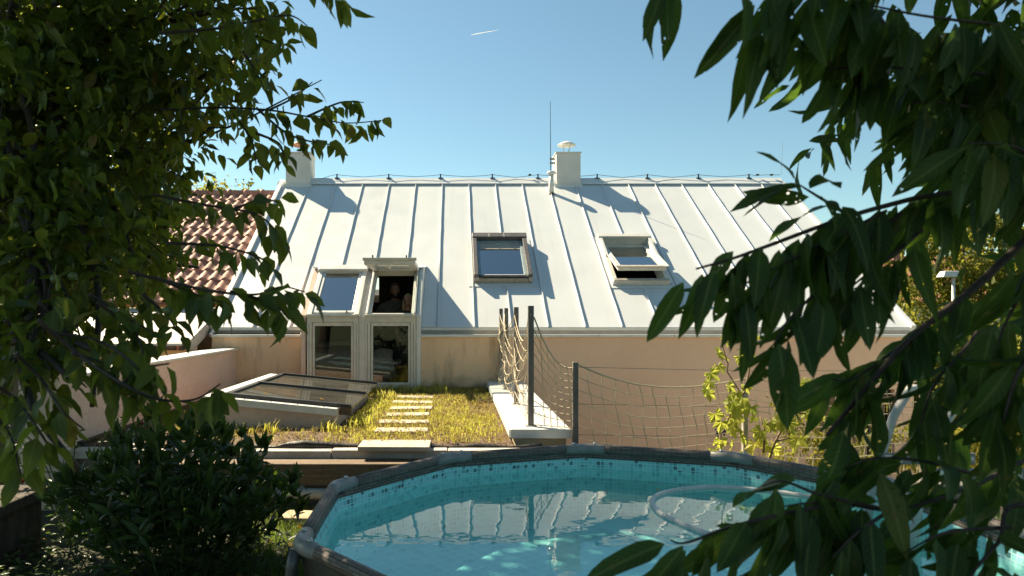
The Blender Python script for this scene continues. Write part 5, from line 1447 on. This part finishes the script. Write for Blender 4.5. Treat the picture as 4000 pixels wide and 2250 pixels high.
# ------------------------------------------------------------------ vine, courtyard climber, log
VL = [vine_leaf_mesh('vine_leaf', 'vine_leaf', s) for s in range(4)]
def vine():
    Y = 6.17
    t = thing('grape_vine', 'sunlit grape vine with lobed leaves climbing the rope net', 'vine', P(2815, 1960, Y))
    def Z(a, b): return P(2650 + a / 2.634, 1300 + b / 2.634, Y)
    for q in ([(430, 1700), (435, 1180), (440, 1000), (560, 820), (640, 620), (500, 400), (505, 320), (460, 150), (440, 20)], [(560, 820), (680, 600), (720, 400), (740, 200), (745, 90)],
              [(880, 1500), (1000, 1120), (1160, 820), (1240, 660), (1300, 520), (1310, 480)], [(1000, 1120), (1150, 1080)], [(1240, 660), (1120, 560)], [(870, 1230), (880, 1000), (840, 860)], [(1160, 820), (1340, 830), (1400, 900)]):
        MB().tube([Z(*p) + V((0, random.uniform(-0.02, 0.02), 0)) for p in q], [0.010 * (1 - 0.6 * k / len(q)) for k in range(len(q))], 6).build('stem', 'vine_stem', t, smooth=True)
    cs = [(435, 65, 60), (510, 125, 60), (420, 235, 130), (410, 365, 110), (310, 430, 120), (590, 260, 120), (710, 200, 130), (760, 270, 100), (690, 250, 110), (740, 110, 80), (780, 60, 50), (290, 640, 110), (350, 540, 100), (550, 730, 150), (640, 690, 140), (700, 770, 140),
          (380, 860, 130), (400, 930, 120), (580, 830, 130), (620, 920, 140), (590, 1000, 130), (640, 1080, 120), (400, 1110, 120), (770, 890, 80), (800, 1010, 130), (800, 1170, 150), (860, 1100, 110), (990, 450, 120), (1140, 370, 70), (1000, 360, 60), (1060, 610, 100), (1190, 540, 150), (1410, 570, 220),
          (1300, 640, 120), (1160, 710, 130), (1110, 750, 120), (1200, 690, 120), (1340, 820, 150), (1400, 880, 130), (1440, 850, 100), (1030, 930, 150), (1085, 930, 140), (1230, 1100, 170), (960, 1200, 120), (1000, 1220, 120), (560, 640, 90), (330, 1210, 90), (500, 1290, 100), (700, 1290, 90), (550, 1150, 90), (270, 600, 80), (660, 560, 90), (930, 980, 90), (500, 560, 110), (860, 950, 90)]
    for k, (a, b, s) in enumerate(cs):
        p = Z(a, b) + V((0, random.uniform(-0.10, 0.08), 0.02))
        d = V((random.uniform(-0.7, 0.7), random.uniform(-0.4, 0.2), -1 + random.uniform(0, 0.7)))
        nrm = V((random.uniform(-0.6, 0.3), -0.7 + random.uniform(-0.2, 0.5), 0.6))
        link('leaf', VL[k % 4][0], t, leaf_matrix(p, d, nrm, s / 2.634 / FPX * Y * 1.65))
    m = MB()
    for k in range(34):
        h = random.random(); rr = 0.045 * (1 - 0.6 * h)
        a = random.uniform(0, 6.28); c = Z(430, 990) + V((math.cos(a) * rr, math.sin(a) * rr, -0.13 * h))
        ellipsoid(m, c, (0.010, 0.010, 0.010), 7, 5)
    o = m.build('grape_bunch', 'grape', t, smooth=True); o['kind'] = 'stuff'
vine()
HV = [leaf_mesh('hedge_leaf', 1, 0.42, 0.35, 0.3, 3, 'oval', 'hedge_leaf', seed=s) for s in range(3)]
def climbers():
    for nm, lb, base, bl, cov, nind in (
        ('climbing_shrub', 'small leaved sunlit climber below the dark courtyard window', (4.1, 7.3, -1.2), [((3.75, 7.3, 0.15), (0.36, 0.2, 0.5)), ((4.25, 7.4, 0.1), (0.4, 0.2, 0.35)), ((4.75, 7.3, 0.2), (0.4, 0.2, 0.4)), ((3.62, 7.3, 0.62), (0.16, 0.12, 0.3)), ((4.1, 7.3, -0.5), (0.5, 0.25, 0.5))], 1.4, 80),
        ('climbing_shrub', 'dense yellow leaved climber behind the pool ladder', (5.5, 7.1, -1.2), [((5.3, 7.1, 0.5), (0.4, 0.25, 0.55)), ((5.75, 7.1, 0.8), (0.4, 0.25, 0.6)), ((6.2, 7.2, 0.9), (0.45, 0.25, 0.6)), ((5.9, 7.1, 0.1), (0.6, 0.25, 0.5)), ((5.4, 7.1, -0.4), (0.6, 0.3, 0.5)), ((6.5, 7.2, 0.2), (0.5, 0.3, 0.6))], 1.8, 120),
    ):
        t = thing(nm, lb, 'shrub', base)
        limbs(t, 'vine_stem', base, bl, 0.022)
        place_leaves(blob_leaves(bl, 0.075, cov, HV, 0.5), HV, 'hedge_leaf', t, nind, mass='foliage')
    o = MB().tube([(2.7 + 0.5 * k, 6.08 + 0.02 * math.sin(k * 2), 0.085 + 0.006 * math.sin(k)) for k in range(9)], [0.09 + 0.006 * math.sin(k * 3) for k in range(9)], 10).build('edging_log', 'slab_stone', smooth=True)
    tag(o, 'pale weathered log edging the lawn behind the pool ladder', 'log')
climbers()

# ------------------------------------------------------------------ fruit tree on the left
FV = [leaf_mesh('fruit_leaf', 1, W_, fo, dr, 4, 'oval', 'fruit_leaf', tw, wv, seed=s) for s, (W_, fo, dr, tw, wv) in enumerate(((0.58, 0.35, 0.25, 0.3, 0.04), (0.54, 0.2, 0.35, -0.4, 0.06), (0.62, 0.45, 0.15, 0.2, 0.03), (0.52, 0.3, 0.45, 0.6, 0.05), (0.58, 0.6, 0.3, -0.2, 0.05)))]
def smooth_path(ctrl, k=6):
    path = []
    for i in range(len(ctrl) - 1):
        p0, p1, p2, p3 = ctrl[max(0, i - 1)], ctrl[i], ctrl[i + 1], ctrl[min(len(ctrl) - 1, i + 2)]
        for j in range(k):
            u = j / k
            path.append(0.5 * ((2 * p1) + (p2 - p0) * u + (2 * p0 - 5 * p1 + 4 * p2 - p3) * u * u + (3 * p1 - p0 - 3 * p2 + p3) * u ** 3))
    return path + [ctrl[-1]]
def twig_leaves(path, size, step, nvar, grav, spread, jit=0.0, start=0.0, cluster=1, up=0.0, face=V((0, 0, 1))):
    res = []; acc = 0.0; total = sum((path[i + 1] - path[i]).length for i in range(len(path) - 1)); run = 0.0
    side = 1
    for i in range(len(path) - 1):
        a, b = path[i], path[i + 1]; l = (b - a).length; ax = (b - a).normalized()
        acc += l; run += l
        while acc >= step:
            acc -= step
            if run < start * total: continue
            base = b - ax * acc
            for q in range(cluster):
                side = -side
                lat = ax.cross(V((0, 0, 1))); lat = lat.normalized() if lat.length > 0.01 else V((1, 0, 0))
                d = (ax * random.uniform(0.2, 0.7) + lat * side * spread * random.uniform(0.4, 1.2) + V((0, 0, -grav * random.uniform(0.5, 1.4) + up)) + rvec() * 0.22).normalized()
                p = base + rvec() * jit
                res.append((random.randrange(nvar), leaf_matrix(p + d * size * 0.12, d, face + rvec() * 0.55, size * random.uniform(0.7, 1.15))))
    return res
def fruit_tree():
    base = (-3.3, 3.9, 0)
    t = thing('fruit_tree', 'large shady fruit tree with dense pointed green leaves in front of the roof', 'tree', base)
    bl = []; airy = []
    for px, py, Y, r in ((130, 120, 3.4, 330), (520, 90, 3.6, 290), (880, 30, 3.4, -220), (120, 480, 3.1, 330), (480, 420, 3.6, -290), (740, 330, 3.9, -200), (110, 820, 2.9, 300), (420, 760, 3.3, -250), (660, 610, 3.8, -170),
                         (600, 890, 3.4, -160), (160, 1120, 2.7, 220), (380, 1080, 2.8, -170), (60, 1330, 2.5, 150), (250, 1300, 2.4, 110), (90, 1480, 2.3, 90), (320, 600, 5.4, 300), (150, 950, 5.2, 260), (280, 230, 5.2, 300), (600, 1010, 4.6, -110), (340, 860, 5.4, 300), (480, 1120, 4.9, -150), (60, 700, 5.9, 350), (-150, 400, 3.4, 350), (-150, 900, 3.2, 300), (900, 250, 4.2, -150)):
        c = P(px, py, Y); s = abs(r) * Y / FPX
        bl.append((c, (s, s, s))); airy.append(r < 0)
    over = [((-2.8, 4.1, 5.2), 1.1), ((-1.1, 3.7, 4.9), 1.1), ((-0.2, 3.0, 4.35), 0.95), ((-1.3, 2.4, 4.1), 0.95), ((-2.5, 3.0, 4.3), 1.1), ((0.5, 2.2, 3.9), 0.75), ((-3.4, 5.2, 4.4), 1.2), ((-3.2, 4.0, 5.6), 1.2), ((-0.6, 1.6, 3.7), 0.8), ((-2.0, 6.3, 5.45), 0.85), ((-2.9, 6.2, 5.35), 0.9), ((-2.6, 5.3, 5.2), 0.8), ((-3.7, 6.3, 5.3), 0.8), ((-3.1, 7.0, 5.75), 0.85), ((-2.3, 7.1, 5.8), 0.8), ((-3.5, 7.5, 5.9), 0.8), ((-4.1, 7.4, 5.7), 0.8), ((-2.7, 7.9, 6.2), 0.8)]  # unseen crown clumps above the view, added to shade the pool and peach leaves
    over = [(V(c), (r, r, r * 0.7)) for c, r in over]
    lv = blob_leaves([b for b, a in zip(bl, airy) if not a], 0.086, 3.0, FV, 0.5, 0.5) + blob_leaves([b for b, a in zip(bl, airy) if a], 0.084, 1.7, FV, 0.5, 0.5) + blob_leaves(over, 0.095, 2.0, FV, 0.5, 0.5)
    pts = [V((-3.3, 3.9, -0.02)), V((-3.28, 3.88, 0.6)), V((-3.2, 3.9, 1.3)), V((-3.05, 3.95, 2.1)), V((-2.8, 4.0, 3.0)), V((-2.5, 4.0, 4.0))]
    MB().tube(smooth_path(pts), [0.17 - 0.0034 * k for k in range(31)], 14).build('trunk', 'bark', t, smooth=True)
    for i, (c, r) in enumerate(bl + over):
        a = pts[2 + i % 4] if i < len(bl) else pts[5]
        q = smooth_path([a, a.lerp(c, 0.35) + rvec() * 0.08 + V((0, 0, 0.1)), a.lerp(c, 0.7) + rvec() * 0.08, c, c + (c - a) * 0.15 + rvec() * 0.1], 4)
        MB().tube(q, [0.026 * (1 - 0.85 * k / len(q)) + 0.004 for k in range(len(q))], 7).build('limb', 'twig_bark', t, smooth=True)
        for _ in range(4):
            e = c + V((random.gauss(0, r[0] * .6), random.gauss(0, r[1] * .6), random.gauss(0, r[2] * .6)))
            MB().tube(smooth_path([q[len(q) // 2], q[len(q) // 2].lerp(e, 0.5) + rvec() * 0.05, e], 4), [0.011 - 0.001 * k for k in range(9)], 5).build('twig', 'twig_bark', t)
    for ctrl, Y, st, cl in (
        ([(600, 430), (850, 420), (1050, 430), (1200, 455), (1350, 480), (1490, 470)], 3.4, 0.045, 2), ([(1050, 430), (1150, 380), (1220, 320)], 3.4, 0.05, 2), ([(1200, 455), (1330, 400), (1420, 400)], 3.4, 0.045, 2), ([(1000, 420), (1120, 520), (1250, 560), (1330, 560)], 3.4, 0.045, 2), ([(900, 430), (980, 540), (1000, 640)], 3.5, 0.05, 2),
        ([(500, 1060), (700, 1110), (850, 1140), (1000, 1150), (1100, 1120), (1190, 1140)], 2.35, 0.045, 2), ([(900, 1140), (1050, 1180), (1120, 1230)], 2.3, 0.05, 2), ([(650, 1100), (760, 1150), (870, 1180)], 2.35, 0.05, 2),
        ([(150, 1250), (300, 1380), (480, 1500), (620, 1560), (760, 1560), (860, 1500)], 2.05, 0.06, 2), ([(480, 1500), (560, 1440), (660, 1420)], 2.05, 0.06, 2), ([(60, 1380), (160, 1480), (240, 1600), (330, 1680)], 2.1, 0.055, 2), ([(280, 1380), (420, 1430), (470, 1520)], 2.1, 0.055, 2),
        ([(620, 130), (850, 110), (1000, 80), (1130, 60), (1200, 100)], 2.7, 0.045, 2), ([(900, 90), (1020, 150), (1100, 180)], 2.7, 0.05, 2), ([(1150, -120), (1270, -60), (1340, 0)], 2.4, 0.05, 2), ([(950, 200), (1000, 280), (1030, 340)], 3.0, 0.05, 2),
        ([(600, 760), (800, 800), (980, 830), (1060, 880), (1120, 960)], 2.8, 0.05, 2), ([(900, 820), (1020, 780), (1090, 790)], 2.8, 0.05, 2), ([(650, 950), (850, 960), (1000, 1000), (1060, 1040)], 2.6, 0.05, 2), ([(1000, 520), (1090, 560), (1110, 620)], 3.2, 0.05, 2),
        ([(350, 1150), (480, 1230), (600, 1300)], 2.4, 0.055, 2), ([(150, 1180), (250, 1300), (330, 1420)], 2.3, 0.055, 2), ([(560, 1150), (650, 1230), (690, 1290)], 2.5, 0.055, 2), ([(20, 1250), (120, 1350), (200, 1450)], 2.3, 0.05, 2), ([(-60, 1480), (60, 1560), (150, 1680), (200, 1760)], 2.1, 0.05, 2), ([(380, 1180), (520, 1290), (560, 1380)], 2.3, 0.05, 2), ([(200, 1300), (380, 1330), (520, 1420), (560, 1500)], 2.15, 0.05, 2), ([(-40, 1600), (40, 1700), (80, 1850)], 2.2, 0.055, 2)):
        path = smooth_path([P(x, y, Y + 0.08 * math.sin(i * 2.0)) for i, (x, y) in enumerate(ctrl)])
        MB().tube(path, [0.007 * (1 - 0.7 * k / len(path)) for k in range(len(path))], 6).build('twig', 'twig_bark', t, smooth=True)
        lv += twig_leaves(path, 0.098, st, len(FV), 0.75, 0.7, 0.012, 0.15, cl)
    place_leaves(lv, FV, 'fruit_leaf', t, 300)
    for px, py, Y in ((283, 1080, 2.5), (215, 1090, 2.45), (440, 1220, 2.35), (655, 1215, 2.3), (60, 880, 2.6), (330, 600, 2.9), (690, 770, 2.9), (12, 360, 2.8), (420, 350, 3.0), (660, 790, 2.9)):
        c = P(px, py, Y); m = MB()
        ellipsoid(m, c, (0.016, 0.016, 0.018), 12, 9); m.tube([c + V((0, 0, 0.02)), c + V((0.004, 0, 0.05))], 0.0018, 5)
        m.build('fruit', 'fruit_green', t, smooth=True)
fruit_tree()

# ------------------------------------------------------------------ peach tree on the right, close to the camera
PL = [leaf_mesh('peach_leaf', 1, W_, fo, dr, 7, 'lance', 'peach_leaf', tw, wv, seed=s) for s, (W_, fo, dr, tw, wv) in enumerate(((0.31, 0.25, 0.12, 0.3, 0.03), (0.28, 0.2, 0.35, -0.4, 0.05), (0.33, 0.3, 0.22, 0.6, 0.04), (0.27, 0.25, 0.50, -0.2, 0.06), (0.31, 0.4, 0.05, 0.2, 0.06), (0.34, 0.15, 0.28, -0.8, 0.04), (0.29, 0.6, 0.6, 0.5, 0.05)))]
def peach_tree():
    base = (2.75, 1.55, 0)
    t = thing('peach_tree', 'peach tree with long narrow dark leaves hanging close in front of the pool', 'tree', base)
    pts = [V((2.75, 1.55, -0.02)), V((2.72, 1.6, 0.5)), V((2.55, 1.75, 1.1)), V((2.4, 1.85, 1.7)), V((2.2, 1.9, 2.5)), V((1.9, 1.9, 3.3))]
    MB().tube(smooth_path(pts), [0.10 - 0.0025 * k for k in range(31)], 12).build('trunk', 'bark', t, smooth=True)
    lv = []
    def go(ctrl, r, step=0.034, grav=0.9, spread=0.45, start=0.0, size=0.160, cl=2, join=None, up=0.0):
        c = [P(x, y, Y) for x, y, Y in ctrl]
        if join is not None: c = [pts[join], pts[join].lerp(c[0], 0.6) + V((0, 0, 0.05))] + c
        path = smooth_path(c)
        MB().tube(path, [r * (1 - 0.75 * k / len(path)) for k in range(len(path))], 8).build('branch', 'twig_bark', t, smooth=True)
        if join is not None: path = path[12:]
        lv.extend(twig_leaves(path, size, step, len(PL), grav, spread, 0.01, start, cl, up, V((0, -0.75, 0.45))))
    go([(4150, 850, 1.95), (3800, 1130, 1.85), (3560, 1320, 1.75), (3380, 1520, 1.7), (3230, 1700, 1.65)], 0.016, 0.06, 0.7, 0.6, 0.4, join=3)
    go([(3900, 690, 1.8), (3550, 780, 1.65), (3300, 850, 1.6), (3000, 960, 1.55), (2860, 1010, 1.52), (2720, 1050, 1.5)], 0.009, 0.034, 0.9, 0.35, join=4)
    go([(3560, 800, 1.66), (3380, 950, 1.6), (3200, 1130, 1.55), (3080, 1250, 1.5), (3020, 1350, 1.48)], 0.006, 0.046, 1.0, 0.4, 0.25)
    go([(3330, 850, 1.6), (3200, 770, 1.56), (3120, 720, 1.54)], 0.005, 0.035, 0.3, 0.8, 0.3, cl=2)
    go([(4100, 1780, 1.75), (3800, 1900, 1.65), (3500, 1990, 1.6), (3250, 1960, 1.55), (3050, 1980, 1.5)], 0.008, 0.055, 0.85, 0.5, join=2)
    go([(3300, 1960, 1.56), (3050, 2010, 1.5), (2850, 2060, 1.47), (2680, 2120, 1.45), (2620, 2110, 1.44)], 0.006, 0.044, 0.8, 0.5)
    go([(4050, 1980, 1.5), (3900, 2120, 1.45), (3780, 2260, 1.4)], 0.009, 0.05, 0.6, 0.7, join=1)
    go([(3950, 2060, 1.48), (3700, 2080, 1.45), (3550, 2150, 1.45)], 0.005, 0.045, 0.7, 0.6)
    go([(3250, -80, 1.7), (3420, 60, 1.65), (3520, 180, 1.65), (3700, 260, 1.7)], 0.010, 0.05, 0.9, 0.5)
    go([(3420, 90, 1.6), (3200, 80, 1.52), (3050, 110, 1.5), (2950, 130, 1.48)], 0.006, 0.040, 0.95, 0.5)
    go([(3450, -60, 1.5), (3200, -60, 1.45), (3000, -40, 1.42), (2930, -20, 1.4)], 0.006, 0.032, 1.0, 0.4)
    go([(4100, 250, 1.8), (3750, 280, 1.65), (3450, 260, 1.58), (3250, 270, 1.55)], 0.008, 0.028, 1.0, 0.45, join=5)
    go([(4100, 480, 1.75), (3850, 430, 1.65), (3680, 400, 1.6), (3560, 400, 1.58)], 0.007, 0.028, 1.0, 0.45, join=4)
    go([(4100, 100, 1.6), (3850, 90, 1.55), (3600, 60, 1.5), (3400, 20, 1.5)], 0.007, 0.030, 1.0, 0.5, join=5)
    go([(4100, 640, 1.6), (3980, 580, 1.55), (3880, 560, 1.5), (3780, 560, 1.5)], 0.006, 0.032, 0.9, 0.5, join=4)
    go([(4100, 1000, 1.55), (3960, 1200, 1.5), (3880, 1400, 1.5), (3850, 1600, 1.5)], 0.006, 0.034, 0.8, 0.6, join=3)
    go([(3900, 1180, 1.75), (3780, 1350, 1.7), (3650, 1500, 1.65), (3600, 1650, 1.62)], 0.006, 0.036, 0.9, 0.5)
    go([(4100, 1300, 1.4), (3980, 1450, 1.38), (3920, 1650, 1.38)], 0.006, 0.036, 0.8, 0.6)
    go([(3650, 1250, 1.8), (3480, 1380, 1.75), (3330, 1480, 1.72), (3250, 1480, 1.7)], 0.005, 0.04, 0.7, 0.6)
    go([(3800, 1850, 1.6), (3600, 1800, 1.58), (3420, 1790, 1.55), (3320, 1820, 1.55)], 0.005, 0.04, 0.8, 0.5)
    go([(3500, 1980, 1.5), (3350, 2080, 1.48), (3250, 2180, 1.46)], 0.005, 0.04, 0.8, 0.5)
    go([(3450, 1990, 1.55), (3200, 1930, 1.53), (3060, 1880, 1.52), (2980, 1900, 1.5)], 0.005, 0.04, 0.9, 0.5)
    go([(3450, 830, 1.62), (3200, 960, 1.56), (2980, 1070, 1.53), (2820, 1160, 1.5)], 0.005, 0.036, 1.0, 0.4)
    go([(3600, 900, 1.65), (3480, 1000, 1.62), (3350, 1100, 1.6), (3260, 1180, 1.58)], 0.005, 0.034, 1.0, 0.45)
    go([(2700, -150, 1.6), (2620, -90, 1.58), (2560, -70, 1.55)], 0.004, 0.05, 0.8, 0.4)
    # the crown goes on over the camera and to the right
    bl = [(P(3780, 260, 2.1), (0.30, 0.3, 0.30)), (P(3960, 560, 2.2), (0.18, 0.3, 0.22)), (P(3950, 1500, 2.1), (0.2, 0.25, 0.35)), (P(3620, 120, 2.0), (0.25, 0.25, 0.22)), ((1.5, 1.8, 3.3), (0.9, 0.7, 0.5)), ((2.4, 1.9, 2.9), (0.8, 0.7, 0.7)), ((1.9, 1.0, 2.9), (0.8, 0.7, 0.6)), ((2.5, 1.5, 1.9), (0.5, 0.4, 0.6)), ((0.7, 1.2, 3.0), (0.8, 0.6, 0.4)), ((1.95, 1.85, 2.25), (0.3, 0.35, 0.3))]
    lv.extend(blob_leaves(bl, 0.14, 1.0, PL, 0.7))
    lv.extend(blob_leaves([(P(x, y, Y), (q, q * 0.8, q)) for x, y, Y, q in ((3600, 130, 1.9, 0.20), (3830, 150, 1.9, 0.24), (3960, 400, 1.9, 0.24), (3780, 400, 2.0, 0.18), (3960, 640, 2.0, 0.16), (3960, 1350, 1.9, 0.16))], 0.15, 1.7, PL, 0.8))
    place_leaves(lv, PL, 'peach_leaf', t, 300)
peach_tree()

# ------------------------------------------------------------------ shrubs, ground cover and grass in the shade
BV = [leaf_mesh('bush_leaf', 1, W_, fo, dr, 5, 'oval', 'bush_leaf', 0.2, 0.02, seed=s) for s, (W_, fo, dr) in enumerate(((0.34, 0.35, 0.2), (0.38, 0.25, 0.35), (0.30, 0.45, 0.1), (0.36, 0.3, 0.5)))]
def bush():
    base = V((-1.75, 4.35, 0))
    t = thing('leafy_shrub', 'dark bushy shrub with pointed leaves beside the pool in the shade', 'shrub', base)
    lv = []
    for k in range(150):
        a = random.uniform(0, 6.28); rr = math.sqrt(random.random())
        foot = base + V((math.cos(a) * rr * 0.35, math.sin(a) * rr * 0.28, 0))
        top = base + V((math.cos(a) * rr * 0.80, math.sin(a) * rr * 0.55, 0))
        top.z = (0.98 - 0.55 * rr ** 2.2) * random.uniform(0.72, 1.06)
        if top.x > -1.0: top.x = -1.0
        mid = foot.lerp(top, 0.55) + V((0, 0, 0.08))
        path = smooth_path([foot, mid, top], 5)
        if k < 60: MB().tube(path, 0.004, 5).build('stem', 'green_stem', t)
        lv += twig_leaves(path, 0.115, 0.075, len(BV), 0.05, 0.85, 0.01, 0.25, 2, 0.25)
        for q in range(5):
            d = (V((0, 0, 0.9)) + rvec() * 0.5 + (top - base) * 0.5).normalized()
            lv.append((q, leaf_matrix(top, d, rvec() + V((0, -0.4, 0.6)), random.uniform(0.09, 0.14))))
    place_leaves(lv, BV, 'bush_leaf', t, 300, mass='foliage')
    base = V((-2.75, 4.9, 0))
    t = thing('rose_bush', 'straggly rose bush with red hips beside the pink pillar', 'shrub', base)
    lv = []
    for k in range(16):
        a = random.uniform(0, 6.28); L = random.uniform(0.7, 1.25)
        tip = base + V((math.cos(a) * L * 0.6, math.sin(a) * L * 0.4, L * random.uniform(0.6, 1.0)))
        path = smooth_path([base + rvec() * 0.03 * V((1, 1, 0)).length, base.lerp(tip, 0.5) + V((0, 0, 0.2)), tip], 6)
        path[0].z = 0
        MB().tube(path, 0.0045, 5).build('stem', 'green_stem', t)
        lv += twig_leaves(path, 0.055, 0.06, len(BV), 0.1, 0.9, 0.01, 0.3, 2)
        if k % 2 == 0:
            m = MB(); ellipsoid(m, tip, (0.014, 0.014, 0.018), 9, 7); m.build('rose_hip', 'rosehip', t, smooth=True)
    place_leaves(lv, BV, 'bush_leaf', t, 80, mass='foliage')
    lv = []
    for k in range(3200):
        x, y = random.uniform(-3.6, -0.95), random.uniform(2.9, 4.9)
        if x > -1.3 and random.random() > 0.35: continue
        a = random.uniform(0, 6.28)
        lv.append((k, leaf_matrix((x, y, random.uniform(0.03, 0.16)), (math.cos(a), math.sin(a), random.uniform(-0.3, 0.4)), V((0, 0, 1)) + rvec() * 0.4, random.uniform(0.04, 0.085))))
    tag(join_leaves('ground_cover', lv, BV, 'bush_leaf', None), 'dark leafy ground cover in the shade of the fruit tree', 'ground cover')
    lv = []
    for k in range(260):
        x, y = random.uniform(-3.4, -0.6), random.uniform(2.8, 5.5); a = random.uniform(0, 6.28)
        lv.append((k, leaf_matrix((x, y, random.uniform(0.02, 0.07)), (math.cos(a), math.sin(a), 0.1), V((0, 0, 1)) + rvec() * 0.5, random.uniform(0.03, 0.06))))
    tag(join_leaves('leaf_litter', lv, FV, 'dry_leaf', None), 'scattered dry brown leaves on the ground under the tree', 'leaf litter')
    blades('lawn_grass', 9000, (-1.55, -0.55, 2.7, 5.66), 0.0, 0.04, 0.13, 0.003, 'lawn_blade', None, 'tufted green grass beside the pool in dappled shade', lean=0.9)
    blades('side_lawn_grass', 4000, (2.5, 5.2, 3.4, 5.7), 0.0, 0.04, 0.10, 0.003, 'lawn_blade', None, 'sunlit grass to the side of the pool ladder', lean=0.9)
    blades('edge_grass', 900, (-2.6, -1.7, 5.3, 5.66), 0.0, 0.10, 0.30, 0.003, 'lawn_blade', None, 'thin tall grass in front of the kerb blocks', lean=0.5)
bush()
